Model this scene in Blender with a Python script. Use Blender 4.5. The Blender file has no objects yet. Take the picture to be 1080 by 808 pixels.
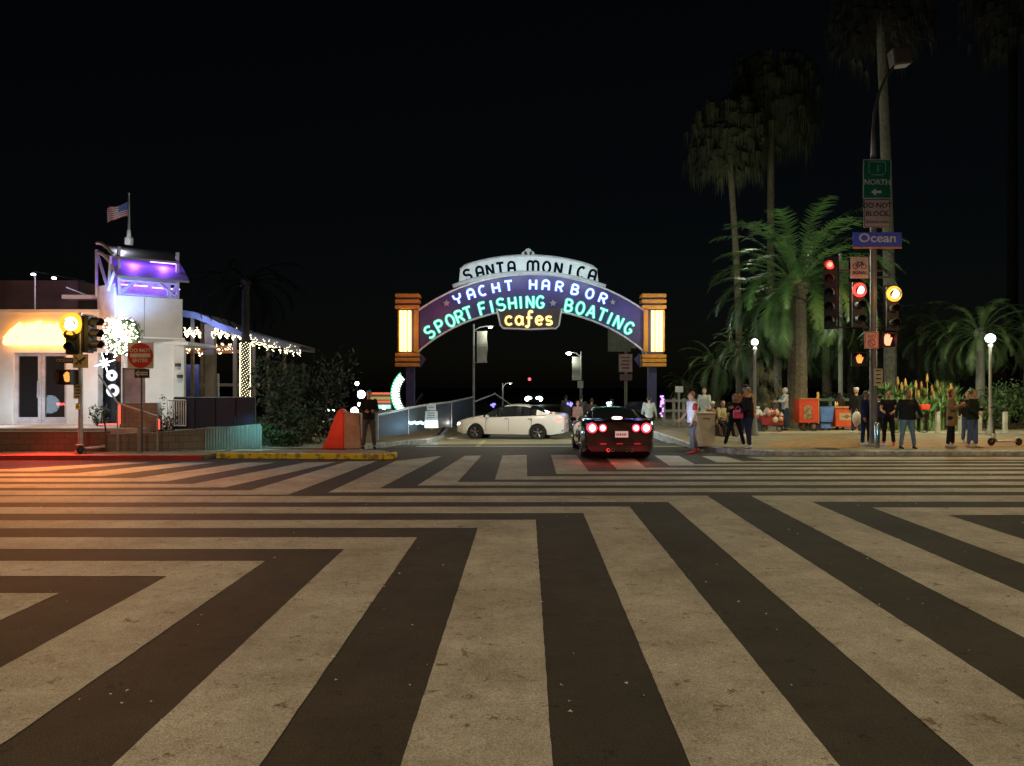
import bpy, bmesh, math, random
from math import sin, cos, pi, radians as R
from mathutils import Vector, Matrix
random.seed(7)
sc = bpy.context.scene
COL = sc.collection
F = 815.0; CX = 540.0; CY = 404.0; H = 1.98
# ---------------------------------------------------------------- camera
cam = bpy.data.objects.new('camera', bpy.data.cameras.new('camera')); COL.objects.link(cam)
cam.location = (0, 0, H); cam.rotation_euler = (R(90), 0, 0)
cam.data.sensor_width = 36; cam.data.lens = 36 * F / 1080
cam.data.clip_start = 0.05; cam.data.clip_end = 3000
sc.camera = cam
# ---------------------------------------------------------------- night sky
w = bpy.data.worlds.new('World'); sc.world = w; w.use_nodes = True
nt = w.node_tree; bg = nt.nodes['Background']
sky = nt.nodes.new('ShaderNodeTexSky'); sky.sky_type = 'NISHITA'; sky.sun_disc = False
sky.sun_elevation = R(14); sky.sun_rotation = R(200)
nt.links.new(sky.outputs[0], bg.inputs[0]); bg.inputs[1].default_value = 0.0005
sc.view_settings.view_transform = 'Standard'; sc.view_settings.look = 'None'
sc.view_settings.exposure = 0; sc.view_settings.gamma = 1; sc.view_settings.use_curve_mapping = False
sc.cycles.max_bounces = 6; sc.cycles.diffuse_bounces = 3; sc.cycles.glossy_bounces = 3
sc.cycles.transparent_max_bounces = 8; sc.cycles.caustics_reflective = False; sc.cycles.caustics_refractive = False
sc.cycles.sample_clamp_indirect = 4
def lamp(name, loc, power, col, kind='POINT', size=0.2, rot=(0, 0, 0), angle=120, blend=.6):
    l = bpy.data.lights.new(name, kind); l.energy = power; l.color = col
    if kind == 'AREA': l.size = size
    else: l.shadow_soft_size = size
    if kind == 'SPOT': l.spot_size = R(angle); l.spot_blend = blend
    o = bpy.data.objects.new(name, l); COL.objects.link(o); o.location = loc; o.rotation_euler = rot
    return o
WARM = (1, .81, .53)
# the moon: very weak, cool
lamp('moon', (0, 0, 50), 0.004, (.7, .8, 1), 'SUN', .02, (R(40), 0, R(30)))
# street lamps of the avenue (high on their masts, all outside the frame)
for i, (x, y, z, p) in enumerate([(-8.5, 3, 9, 1500), (9, 2, 9, 1400), (-17, 12.5, 9.5, 900), (15, 12, 9.5, 1700), (0, -6, 9, 1400)]):
    lamp('street_lamp_light', (x, y, z), p, (1, .62, .26) if abs(x) > 12 else WARM, 'SPOT', .35, (0, 0, 0), 158, .35)

# ---------------------------------------------------------------- helpers
def gx(px, d): return (px - CX) * d / F
def gz(py, d): return H - (py - CY) * d / F
def P(px, py, d): return Vector((gx(px, d), d, gz(py, d)))
def G(px, py, z=0.0):
    d = (H - z) * F / (py - CY); return Vector((gx(px, d), d, z))
MATS = {}
def mat(name, col, rough=.7, metal=0, col2=None, scale=4.0, bump=0, emit=None, es=0, detail=4, contrast=None, spec=None, coat=0, bscale=None, alpha=None, trans=0):
    if name in MATS: return MATS[name]
    m = bpy.data.materials.new(name); m.use_nodes = True; n = m.node_tree; b = n.nodes['Principled BSDF']
    b.inputs['Base Color'].default_value = (*col, 1); b.inputs['Roughness'].default_value = rough; b.inputs['Metallic'].default_value = metal
    if spec is not None: b.inputs['Specular IOR Level'].default_value = spec
    if coat: b.inputs['Coat Weight'].default_value = coat
    if trans: b.inputs['Transmission Weight'].default_value = trans
    if alpha is not None: b.inputs['Alpha'].default_value = alpha
    if emit: b.inputs['Emission Color'].default_value = (*emit, 1); b.inputs['Emission Strength'].default_value = es
    if col2 is None and not emit: col2 = tuple(c * .72 for c in col)
    if col2:
        tc = n.nodes.new('ShaderNodeTexCoord'); no = n.nodes.new('ShaderNodeTexNoise'); cr = n.nodes.new('ShaderNodeValToRGB')
        no.inputs['Scale'].default_value = scale; no.inputs['Detail'].default_value = detail; no.inputs['Roughness'].default_value = .65
        lo, hi = contrast or (.35, .65)
        cr.color_ramp.elements[0].position = lo; cr.color_ramp.elements[1].position = hi
        cr.color_ramp.elements[0].color = (*col2, 1); cr.color_ramp.elements[1].color = (*col, 1)
        n.links.new(tc.outputs['Object'], no.inputs['Vector']); n.links.new(no.outputs['Fac'], cr.inputs['Fac']); n.links.new(cr.outputs['Color'], b.inputs['Base Color'])
        if bump:
            bp = n.nodes.new('ShaderNodeBump'); bp.inputs['Strength'].default_value = bump; bp.inputs['Distance'].default_value = .02
            src = no
            if bscale:
                src = n.nodes.new('ShaderNodeTexNoise'); src.inputs['Scale'].default_value = bscale; src.inputs['Detail'].default_value = 3
                n.links.new(tc.outputs['Object'], src.inputs['Vector'])
            n.links.new(src.outputs['Fac'], bp.inputs['Height']); n.links.new(bp.outputs['Normal'], b.inputs['Normal'])
    MATS[name] = m; return m
def glow(name, col, s):
    return mat(name, tuple(min(1, c) * .5 for c in col), .4, emit=col, es=s)

class MB:
    def __init__(s): s.v = []; s.f = []; s.m = []; s.mi = 0
    def add(s, vs, fs):
        b = len(s.v); s.v += [tuple(v) for v in vs]
        for f in fs: s.f.append(tuple(i + b for i in f)); s.m.append(s.mi)
        return s
    def box(s, c, size, rz=0, rx=0, ry=0):
        M = Matrix.Rotation(rz, 3, 'Z') @ Matrix.Rotation(ry, 3, 'Y') @ Matrix.Rotation(rx, 3, 'X')
        hx, hy, hz = [q / 2 for q in size]; c = Vector(c)
        vs = [c + M @ Vector((a * hx, b * hy, e * hz)) for a, b, e in ((-1,-1,-1),(1,-1,-1),(1,1,-1),(-1,1,-1),(-1,-1,1),(1,-1,1),(1,1,1),(-1,1,1))]
        return s.add(vs, [(0,3,2,1),(4,5,6,7),(0,1,5,4),(1,2,6,5),(2,3,7,6),(3,0,4,7)])
    def tube(s, pts, r, n=8, caps=True):
        pts = [Vector(p) for p in pts]; rs = r if isinstance(r, (list, tuple)) else [r] * len(pts)
        base = len(s.v); up = None; vs = []; fs = []
        for i, p in enumerate(pts):
            t = (pts[min(i + 1, len(pts) - 1)] - pts[max(i - 1, 0)])
            if t.length < 1e-9: t = Vector((0, 0, 1))
            t.normalize()
            if up is None: up = Vector((0, 0, 1)) if abs(t.z) < .9 else Vector((0, 1, 0))
            a = t.cross(up)
            if a.length < 1e-6: a = t.cross(Vector((1, 0, 0)))
            a.normalize(); b2 = a.cross(t).normalized(); up = b2
            rr = rs[i]; ra, rb = rr if isinstance(rr, tuple) else (rr, rr)
            for k in range(n):
                th = 2 * pi * k / n; vs.append(p + a * (ra * cos(th)) + b2 * (rb * sin(th)))
        for i in range(len(pts) - 1):
            for k in range(n): fs.append((i*n+k, i*n+(k+1) % n, (i+1)*n+(k+1) % n, (i+1)*n+k))
        if caps: fs.append(tuple(range(n))); fs.append(tuple(reversed(range((len(pts)-1)*n, len(pts)*n))))
        return s.add(vs, fs)
    def cyl(s, p0, p1, r0, r1=None, n=12): return s.tube([p0, p1], [r0, r0 if r1 is None else r1], n)
    def ball(s, c, r, n=10, m=7, M=None):
        rx, ry, rz = r if isinstance(r, (tuple, list)) else (r, r, r); c = Vector(c); vs = []; fs = []
        for j in range(m + 1):
            ph = pi * j / m
            for k in range(n):
                th = 2 * pi * k / n; v = Vector((rx*sin(ph)*cos(th), ry*sin(ph)*sin(th), rz*cos(ph)))
                vs.append(c + (M @ v if M else v))
        for j in range(m):
            for k in range(n): fs.append((j*n+k, (j+1)*n+k, (j+1)*n+(k+1) % n, j*n+(k+1) % n))
        return s.add(vs, fs)
    def prism(s, poly, axis, a, b):
        """poly of 2-tuples extruded along axis ('x','y','z') from a to b"""
        n = len(poly)
        def mk(p, t): return {'x': (t, p[0], p[1]), 'y': (p[0], t, p[1]), 'z': (p[0], p[1], t)}[axis]
        vs = [mk(p, a) for p in poly] + [mk(p, b) for p in poly]
        fs = [tuple(range(n)), tuple(range(2*n-1, n-1, -1))] + [(i, (i+1) % n, n+(i+1) % n, n+i) for i in range(n)]
        return s.add(vs, fs)
    def vprism(s, pts, z0, z1):
        return s.prism([(p[0], p[1]) for p in pts], 'z', z0, z1)
    def sheet(s, pts): return s.add(pts, [tuple(range(len(pts)))])
    def lathe(s, prof, c=(0, 0, 0), n=16, M=None):
        c = Vector(c); vs = []; fs = []
        for r, z in prof:
            for k in range(n):
                th = 2*pi*k/n; v = Vector((r*cos(th), r*sin(th), z)); vs.append(c + (M @ v if M else v))
        for j in range(len(prof)-1):
            for k in range(n): fs.append((j*n+k, j*n+(k+1) % n, (j+1)*n+(k+1) % n, (j+1)*n+k))
        return s.add(vs, fs)
    def loft(s, rings, caps=True):
        n = len(rings[0]); vs = [v for r in rings for v in r]; fs = []
        for i in range(len(rings)-1):
            for k in range(n): fs.append((i*n+k, i*n+(k+1) % n, (i+1)*n+(k+1) % n, (i+1)*n+k))
        if caps: fs.append(tuple(range(n))); fs.append(tuple(reversed(range((len(rings)-1)*n, len(rings)*n))))
        return s.add(vs, fs)
    def mesh(s, name):
        me = bpy.data.meshes.new(name); me.from_pydata(s.v, [], s.f); me.update(); return me
    def build(s, name, m, parent=None, smooth=False, bevel=0, fix=True):
        me = s.mesh(name)
        if fix and len(s.f) < 30000:
            bm = bmesh.new(); bm.from_mesh(me); bmesh.ops.recalc_face_normals(bm, faces=bm.faces)
            if bevel: bmesh.ops.bevel(bm, geom=[e for e in bm.edges if e.calc_face_angle(0) > .6], offset=bevel, segments=2, affect='EDGES')
            bm.to_mesh(me); bm.free()
        ms = m if isinstance(m, (list, tuple)) else [m]
        for q in ms: me.materials.append(q)
        if len(ms) > 1: 
            for i, p in enumerate(me.polygons): p.material_index = s.m[i] if i < len(s.m) else 0
        if smooth:
            for p in me.polygons: p.use_smooth = True
        o = bpy.data.objects.new(name, me); COL.objects.link(o)
        if parent: o.parent = parent
        return o
def tag(o, label=None, cat=None, group=None, kind=None):
    if label: o['label'] = label
    if cat: o['category'] = cat
    if group: o['group'] = group
    if kind: o['kind'] = kind
    return o
def thing(name, label, cat, loc=(0, 0, 0), rz=0, group=None):
    o = bpy.data.objects.new(name, None); COL.objects.link(o); o.empty_display_size = .1
    o.location = loc; o.rotation_euler = (0, 0, rz); return tag(o, label, cat, group)
def copy_tree(o, parent=None):
    c = o.copy(); COL.objects.link(c)
    if parent: c.parent = parent
    for ch in KIDS(o): copy_tree(ch, c)
    return c
def KIDS(o): return [x for x in list(COL.objects) if x.parent == o]
def struct(name, mb, m, **k):
    o = mb.build(name, m, **k); o['kind'] = 'structure'; return o
def lettering(parent, s, size, c, m, name='lettering', depth=.004, sx=1.0, bold=0.0, align='CENTER'):
    """flat cut letters facing -Y, centred on c (local)"""
    cu = bpy.data.curves.new(name, 'FONT'); cu.body = s; cu.size = size; cu.extrude = depth; cu.align_x = align; cu.align_y = 'CENTER'; cu.offset = bold; cu.resolution_u = 3
    to = bpy.data.objects.new(name, cu); COL.objects.link(to)
    bpy.context.view_layer.update()
    me = bpy.data.meshes.new_from_object(to.evaluated_get(bpy.context.evaluated_depsgraph_get()))
    me.transform(Matrix.Translation(Vector(c)) @ Matrix.Rotation(R(90), 4, 'X') @ Matrix.Scale(sx, 4, (1, 0, 0)))
    me.materials.clear(); me.materials.append(m); bpy.data.objects.remove(to)
    o = bpy.data.objects.new(name, me); COL.objects.link(o); o.parent = parent; return o
def interp(t, tab):
    if t <= tab[0][0]: return tab[0][1]
    for (a, x), (b, y) in zip(tab, tab[1:]):
        if t <= b: return x + (y - x) * (t - a) / (b - a)
    return tab[-1][1]
def remeshed(mb, voxel, smooth=2):
    me = mb.mesh('tmp'); o = bpy.data.objects.new('tmp', me); COL.objects.link(o)
    bm = bmesh.new(); bm.from_mesh(me); bmesh.ops.recalc_face_normals(bm, faces=bm.faces); bm.to_mesh(me); bm.free()
    md = o.modifiers.new('r', 'REMESH'); md.mode = 'VOXEL'; md.voxel_size = voxel
    if smooth: s = o.modifiers.new('s', 'SMOOTH'); s.iterations = smooth; s.factor = .5
    bpy.context.view_layer.update()
    r = bpy.data.meshes.new_from_object(o.evaluated_get(bpy.context.evaluated_depsgraph_get()))
    bpy.data.objects.remove(o)
    return r
def meshobj(name, me, m, parent):
    me.materials.clear(); me.materials.append(m)
    for p in me.polygons: p.use_smooth = True
    o = bpy.data.objects.new(name, me); COL.objects.link(o); o.parent = parent; return o

# ---------------------------------------------------------------- materials
def ground_mat(name, c1, c2, c3, rough, fine=90, crack=.16, chip=.64):
    m = bpy.data.materials.new(name); m.use_nodes = True; n = m.node_tree; b = n.nodes['Principled BSDF']; L = n.links.new
    tc = n.nodes.new('ShaderNodeTexCoord')
    def noise(sc_, det, ro=.6):
        q = n.nodes.new('ShaderNodeTexNoise'); q.inputs['Scale'].default_value = sc_; q.inputs['Detail'].default_value = det; q.inputs['Roughness'].default_value = ro
        L(tc.outputs['Object'], q.inputs['Vector']); return q
    n1 = noise(fine, 2, .75); n2 = noise(.8, 8, .78); n3 = noise(5.2, 7, .8)
    r1 = n.nodes.new('ShaderNodeValToRGB'); r1.color_ramp.elements[0].color = (*c2, 1); r1.color_ramp.elements[1].color = (*c1, 1)
    r1.color_ramp.elements[0].position = .36; r1.color_ramp.elements[1].position = .62; L(n1.outputs['Fac'], r1.inputs['Fac'])
    r2 = n.nodes.new('ShaderNodeValToRGB'); r2.color_ramp.elements[0].color = (.60, .56, .50, 1); r2.color_ramp.elements[1].color = (1.1, 1.08, 1.05, 1)
    r2.color_ramp.elements[0].position = .34; r2.color_ramp.elements[1].position = .62; L(n2.outputs['Fac'], r2.inputs['Fac'])
    mx = n.nodes.new('ShaderNodeMix'); mx.data_type = 'RGBA'; mx.blend_type = 'MULTIPLY'; mx.inputs[0].default_value = 1
    L(r1.outputs['Color'], mx.inputs[6]); L(r2.outputs['Color'], mx.inputs[7])
    r3 = n.nodes.new('ShaderNodeValToRGB'); r3.color_ramp.elements[0].position = .37; r3.color_ramp.elements[1].position = .42
    r3.color_ramp.elements[0].color = (1, 1, 1, 1); r3.color_ramp.elements[1].color = (0, 0, 0, 1); L(n3.outputs['Fac'], r3.inputs['Fac'])
    m2 = n.nodes.new('ShaderNodeMix'); m2.data_type = 'RGBA'; L(r3.outputs['Color'], m2.inputs[0]); L(mx.outputs[2], m2.inputs[6]); m2.inputs[7].default_value = (*c3, 1)
    nd = noise(1.3, 3); vd = n.nodes.new('ShaderNodeMix'); vd.data_type = 'RGBA'; vd.blend_type = 'ADD'; vd.inputs[0].default_value = .35; L(tc.outputs['Object'], vd.inputs[6]); L(nd.outputs['Color'], vd.inputs[7])
    vo = n.nodes.new('ShaderNodeTexVoronoi'); vo.feature = 'DISTANCE_TO_EDGE'; vo.inputs['Scale'].default_value = .33; L(vd.outputs[2], vo.inputs['Vector'])
    rc_ = n.nodes.new('ShaderNodeValToRGB'); rc_.color_ramp.elements[0].color = (1, 1, 1, 1); rc_.color_ramp.elements[1].color = (0, 0, 0, 1); rc_.color_ramp.elements[0].position = .0015; rc_.color_ramp.elements[1].position = .005; L(vo.outputs['Distance'], rc_.inputs['Fac'])
    mk = n.nodes.new('ShaderNodeMath'); mk.operation = 'MULTIPLY'; mk.inputs[1].default_value = crack; L(rc_.outputs['Color'], mk.inputs[0])
    m3 = n.nodes.new('ShaderNodeMix'); m3.data_type = 'RGBA'; L(mk.outputs[0], m3.inputs[0]); L(m2.outputs[2], m3.inputs[6]); m3.inputs[7].default_value = (*[q * .8 for q in c3], 1)
    nc = noise(26, 6, .8); rch = n.nodes.new('ShaderNodeValToRGB'); rch.color_ramp.elements[0].position = chip; rch.color_ramp.elements[1].position = chip + .04; rch.color_ramp.elements[0].color = (0, 0, 0, 1); rch.color_ramp.elements[1].color = (1, 1, 1, 1); L(nc.outputs['Fac'], rch.inputs['Fac'])
    m4 = n.nodes.new('ShaderNodeMix'); m4.data_type = 'RGBA'; L(rch.outputs['Color'], m4.inputs[0]); L(m3.outputs[2], m4.inputs[6]); m4.inputs[7].default_value = (*c3, 1)
    L(m4.outputs[2], b.inputs['Base Color']); b.inputs['Roughness'].default_value = rough; b.inputs['Specular IOR Level'].default_value = .22
    bp = n.nodes.new('ShaderNodeBump'); bp.inputs['Strength'].default_value = .5; bp.inputs['Distance'].default_value = .01
    L(n1.outputs['Fac'], bp.inputs['Height']); L(bp.outputs['Normal'], b.inputs['Normal']); MATS[name] = m; return m
ASPH = ground_mat('asphalt', (.058, .052, .038), (.014, .013, .009), (.012, .010, .008), .85, 95)
PAINT = ground_mat('worn_white_paint', (.47, .465, .41), (.22, .215, .185), (.13, .09, .06), .8, 105)
CONC = ground_mat('sidewalk_concrete', (.25, .22, .16), (.17, .15, .11), (.11, .095, .07), .75, 60)
RAMPM = ground_mat('ramp_concrete', (.27, .26, .15), (.17, .17, .10), (.1, .1, .08), .6, 50)
GRASS = mat('dry_ground', (.05, .06, .03), .95, col2=(.03, .03, .02), scale=3)
KERB = mat('kerb_concrete', (.52, .54, .56), .8, col2=(.2, .2, .2), scale=5)
YEL = mat('yellow_kerb_paint', (.85, .58, .03), .6, col2=(.30, .22, .06), scale=6, contrast=(.42, .50))
REDK = mat('red_kerb_paint', (.55, .03, .02), .6, col2=(.3, .03, .02), scale=4)
STUC = mat('white_stucco', (.74, .70, .64), .85, col2=(.66, .62, .56), scale=2, bump=.15, bscale=70)
BEIG = mat('beige_stucco', (.42, .36, .30), .85, col2=(.36, .30, .25), scale=3)
BLK = mat('black_metal', (.02, .02, .022), .5)
DKG = mat('dark_grey', (.05, .05, .055), .6)
STEEL = mat('galvanised_steel', (.42, .42, .42), .45, .6)
WHT = mat('white_paint', (.72, .72, .70), .5)
SIGNW = mat('sign_white', (.62, .60, .56), .5)
SIGNK = mat('sign_black', (.02, .02, .02), .5)
SIGNG = mat('sign_green', (.01, .16, .07), .5)
SIGNB = mat('sign_blue', (.02, .07, .62), .5)
SIGNR = mat('sign_red', (.55, .02, .02), .5)
ORG = mat('orange_paint', (.70, .22, .02), .5)
GLASS = mat('dark_glass', (.02, .025, .03), .06, spec=.8, col2=(.02, .022, .025))
TYRE = mat('tyre_rubber', (.02, .02, .02), .85)
BARK = mat('palm_bark', (.17, .13, .09), .95, col2=(.08, .06, .04), scale=9, bump=.8)
BARKP = mat('pale_trunk', (.26, .24, .20), .95, col2=(.2, .18, .15), scale=7, bump=.5)
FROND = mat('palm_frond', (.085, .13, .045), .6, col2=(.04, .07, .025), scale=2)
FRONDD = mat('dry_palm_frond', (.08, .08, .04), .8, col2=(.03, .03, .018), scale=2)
LEAF = mat('shrub_leaf', (.055, .10, .03), .7, col2=(.03, .055, .018), scale=3)
BRICK = mat('brown_brick', (.16, .09, .06), .85, col2=(.08, .05, .035), scale=9)
SKIN1 = mat('skin_light', (.52, .30, .20), .6, col2=(.46, .26, .17))
SKIN2 = mat('skin_tan', (.36, .19, .11), .6, col2=(.31, .16, .09))
HAIRK = mat('dark_hair', (.025, .018, .014), .6)
HAIRB = mat('brown_hair', (.10, .05, .025), .6)
# ================================================================ GROUND
def ramp_z(y): return 0 if y < 24 else -(y - 24) * .042 if y < 34.5 else -.441 - (y - 34.5) * .002
SW = .12
g = MB()   # wide terrain, falling away to the beach beyond the bluff
xs = [-1500, -400, -120, -60, -30, -12.6, -12, 8, 9, 30, 60, 120, 400, 1500]; ys = [-60, -20, 0, 10, 18, 24.5, 26, 30, 45, 60, 70, 90, 160, 400, 1500]
def terr(x, y):
    if y <= 24.5: return -.03
    if x >= 8: return -.03 if y < 62 else -7
    return -min(7, .3 + (y - 24.5) * .25)
vs = [(x, y, terr(x, y)) for y in ys for x in xs]; nx = len(xs)
g.add(vs, [(j*nx+i, j*nx+i+1, (j+1)*nx+i+1, (j+1)*nx+i) for j in range(len(ys)-1) for i in range(nx-1)])
struct('ground', g, GRASS)
r = MB(); r.sheet([(-60, -20, 0), (60, -20, 0), (60, 21.0, 0), (5.4, 21.0, 0), (5.4, 24, 0), (-3.0, 24, 0), (-9, 21.6, 0), (-60, 21.6, 0)])
struct('road', r, ASPH)
# pier ramp going down under the arch
rp = MB(); prev = None; L = []
for y in [24, 26, 28, 30, 33, 36, 40, 46, 52, 60, 80, 110, 150]:
    L.append([(-3.0 - .03*(y-24), y, ramp_z(y)), (5.4 + .06 * (y - 24), y, ramp_z(y))])
for a, b in zip(L, L[1:]): rp.sheet([a[0], a[1], b[1], b[0]])
struct('pier_ramp', rp, RAMPM)
# ---- crosswalk paint: nested right-angled stripes of a scramble crossing
cw = MB()
def poly(pts):
    g3 = [G(x, y) + Vector((0, 0, .004)) for x, y in pts]; out = []
    for a, b in zip(g3, g3[1:] + g3[:1]):
        L_ = (b - a).length; m = 1 if L_ > 60 else max(1, int(L_ / .12)) if L_ < 22 else max(1, int(L_ / .3)); nr = Vector((-(b - a).y, (b - a).x, 0)).normalized()
        for i in range(m): out.append(a.lerp(b, i / m) + (nr * random.uniform(-.003, .003) if i else Vector((0, 0, 0))))
    cw.sheet(out)
def xn(s, y): return 555 + s * (y - 400)
near = [(626, 648, -2.18, -2.60), (592, 608, -1.435, -1.82), (567, 579.5, -.69, -1.07), (548.5, 557, .068, -.325), (534.5, 541.5, .81, .425), (523, 529.7, 1.55, 1.155)]
YB = 1150
for yt, yb, so, si in near:
    tl = .8 if yt < 560 else 0
    poly([(-500, yt + tl * 1.6), (xn(so, yt), yt), (xn(si, yb), yb), (-500, yb + tl * 1.6)])
    poly([(xn(so, yt), yt), (xn(so, YB), YB), (xn(si, YB), YB), (xn(si, yb), yb)])
nearR = [(523, 529.5, 1.925, 2.325), (535.5, 543.5, 2.69, 3.10), (551, 561, 3.45, 3.85), (570, 583, 4.2, 4.6)]
for yt, yb, so, si in nearR:
    poly([(1600, yt - .5), (xn(so, yt), yt), (xn(si, yb), yb), (1600, yb - .5)])
    poly([(xn(so, yt), yt), (xn(so, YB), YB), (xn(si, YB), YB), (xn(si, yb), yb)])
# far half: corners (pixel of the lower-left corner and upper-right corner of each dark bar) -> the white bars between them
Dout = [((304, 523), (398, 486)), ((400, 515.4), (466, 481)), ((482.5, 508.6), (508, 480.5)), ((556, 502.6), (555.5, 480)), ((621, 497.6), (608, 480)), ((681, 493.4), (664.5, 480)), ((733, 489.8), (716, 481)), ((783, 486.6), (764, 481.5))]
Din = [((346, 519.6), (417, 486.5)), ((440, 512.3), (490, 481)), ((522, 506), (530, 480.5)), ((587, 500.2), (581, 480)), ((651, 495.4), (636, 480)), ((706, 491.3), (690, 480.5)), ((756, 487.8), (740, 481.2)), ((806, 485.2), (790, 482))]
for k in range(8):
    (xi, yi), ti = Din[k]
    if k < 7:
        (xo, yo), to = Dout[k+1]
        poly([(xi, yi), ti, to, (xo, yo)])
        poly([(xi, yi), (xo, yo), (1700, yo - 1.0), (1700, yi - 1.0)])
    else:
        poly([(xi, yi), (785, 482), (1700, 482.3), (1700, yi - .7)])
lf = [((304, 522), (398, 486.2), (264, 517.3), (366, 487)), ((237, 514.3), (355, 487.4), (203, 510.6), (322, 488)), ((175, 508), (290, 488), (143, 504.6), (258, 488)), ((110, 502.2), (226, 488), (78, 499.5), (194, 488)), ((40, 497.3), (160, 488), (10, 495), (130, 488))]
for o_, ot, i_, it in lf:
    poly([i_, it, ot, o_]); poly([(-500, i_[1] + 1.2), i_, o_, (-500, o_[1] + 1.6)])
cw_o = struct('crosswalk_paint', cw, PAINT)
bm = bmesh.new(); bm.from_mesh(cw_o.data)
for f in bm.faces:
    if f.normal.z < 0: f.normal_flip()
bm.to_mesh(cw_o.data); bm.free()
# thin line markings on the ramp
ml = MB(); 
for a, b in (((490, 465.5), (552, 464)), ((552, 478), (554, 466))):
    pa = G(*a); pb = G(*b)
ml.sheet([(-1.15, 24.1, .004), (-1.0, 24.1, .004), (-1.0, 30, ramp_z(30) + .004), (-1.15, 30, ramp_z(30) + .004)])
ml.sheet([(-3, 27.0, ramp_z(27) + .005), (3.6, 27.0, ramp_z(27) + .005), (3.6, 27.3, ramp_z(27.3) + .005), (-3, 27.3, ramp_z(27.3) + .005)])
struct('lane_marking', ml, mat('worn_yellow_line', (.42, .38, .12), .6, col2=(.2, .19, .1), scale=6))
# ---- sidewalks
s = MB(); s.vprism([(5.55, 23.2), (7.2, 21.15), (60, 21.15), (60, 60), (9.5, 60), (6.6, 36), (5.55, 30)], -.2, SW)
struct('sidewalk', s, CONC)
k = MB(); pts = [(5.4, 30, 0), (5.4, 23.1, 0), (6.0, 22.0, 0), (7.15, 21.0, 0), (60, 21.0, 0)]
for a, b in zip(pts, pts[1:]):
    a = Vector(a); b = Vector(b); dn = (b - a).normalized(); nrm = Vector((-dn.y, dn.x, 0)) * .15
    k.vprism([a, b, b + nrm, a + nrm], -.2, SW + .004)
struct('kerb', k, KERB)
# tactile coloured band / stained paving strips on the right pavement
bnd = MB()
bnd.sheet([(7.6, 22.05, SW+.004), (60, 22.05, SW+.004), (60, 24.3, SW+.004), (7.6, 24.3, SW+.004)])
TANP = mat('tan_paving', (.42, .23, .07), .85, col2=(.2, .11, .04), scale=3, bump=.3)
_n = TANP.node_tree; _b = _n.nodes['Principled BSDF']; _src = _b.inputs['Base Color'].links[0].from_socket
_br = _n.nodes.new('ShaderNodeTexBrick'); _br.inputs['Scale'].default_value = 2.4; _br.inputs['Mortar Size'].default_value = .02; _br.inputs['Color1'].default_value = (1, 1, 1, 1); _br.inputs['Color2'].default_value = (.6, .58, .55, 1); _br.inputs['Mortar'].default_value = (.35, .33, .3, 1)
_tc = _n.nodes.new('ShaderNodeTexCoord'); _n.links.new(_tc.outputs['Object'], _br.inputs['Vector']); _mx = _n.nodes.new('ShaderNodeMix'); _mx.data_type = 'RGBA'; _mx.blend_type = 'MULTIPLY'; _mx.inputs[0].default_value = 1
_n.links.new(_src, _mx.inputs[6]); _n.links.new(_br.outputs['Color'], _mx.inputs[7]); _n.links.new(_mx.outputs[2], _b.inputs['Base Color'])
struct('paving_band', bnd, TANP)
bnd = MB(); bnd.sheet([(9.2, 24.9, SW+.004), (60, 24.9, SW+.004), (60, 25.9, SW+.004), (9.2, 25.9, SW+.004)]); struct('paving_band', bnd, TANP)
# park paving further back
pk = MB(); pk.sheet([(9, 28.5, SW+.004), (60, 28.5, SW+.004), (60, 38, SW+.004), (9, 38, SW+.004)])
struct('park_path', pk, mat('pale_path', (.42, .38, .28), .85, col2=(.3, .27, .2), scale=2))
# left pavement
s = MB(); s.vprism([(-60, 20.0), (-7.9, 20.0), (-7.9, 21.9), (-6.6, 22.2), (-4.9, 22.2), (-4.2, 24), (-3.15, 27.5), (-3.2, 33), (-3.6, 40), (-9, 40), (-9, 26), (-60, 26)], -.2, SW - .004)
s.v = [(x, y, z + ramp_z(y) * (1 if y > 24 and x > -5 else 0)) for x, y, z in s.v]
struct('sidewalk', s, CONC)
k = MB(); k.vprism([(-60, 19.85), (-8.0, 19.85), (-8.0, 20.0), (-60, 20.0)], -.2, SW)
struct('kerb', k, REDK)
k = MB(); pts = [(-4.9, 22.15), (-4.1, 24), (-3.05, 27.5), (-3.1, 33), (-3.4, 40)]
for a, b in zip(pts, pts[1:]):
    za, zb = ramp_z(a[1]), ramp_z(b[1])
    k.add([(a[0], a[1], za-.1), (a[0]+.15, a[1], za-.1), (b[0]+.15, b[1], zb-.1), (b[0], b[1], zb-.1), (a[0], a[1], za+SW+.01), (a[0]+.15, a[1], za+SW+.01), (b[0]+.15, b[1], zb+SW+.01), (b[0], b[1], zb+SW+.01)], [(0,1,2,3),(4,5,6,7),(0,1,5,4),(1,2,6,5),(2,3,7,6),(3,0,4,7)])
struct('kerb', k, KERB)
# median island with yellow kerb
isl = MB(); 
e = [(-7.75, 20.35), (-3.35, 20.05), (-3.12, 20.2), (-3.15, 20.6), (-3.6, 21.4), (-7.7, 21.7)]
isl.vprism(e, -.1, .125)
t = tag(isl.build('traffic_island', CONC, bevel=.02), 'low concrete traffic island with a scraped yellow kerb where the man in black stands', 'traffic island')
ke = MB()
def strip(pts, wd, z0, z1):
    for a, b in zip(pts, pts[1:]):
        a = Vector((*a, 0)); b = Vector((*b, 0)); dn = (b - a).normalized(); nr = Vector((dn.y, -dn.x, 0)) * wd
        ke.vprism([a + nr, b + nr, b - nr * .6, a - nr * .6], z0, z1)
strip(e[:4], .09, 0.0, .14)
ke.build('yellow_kerb', YEL, t, bevel=.012)
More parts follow.
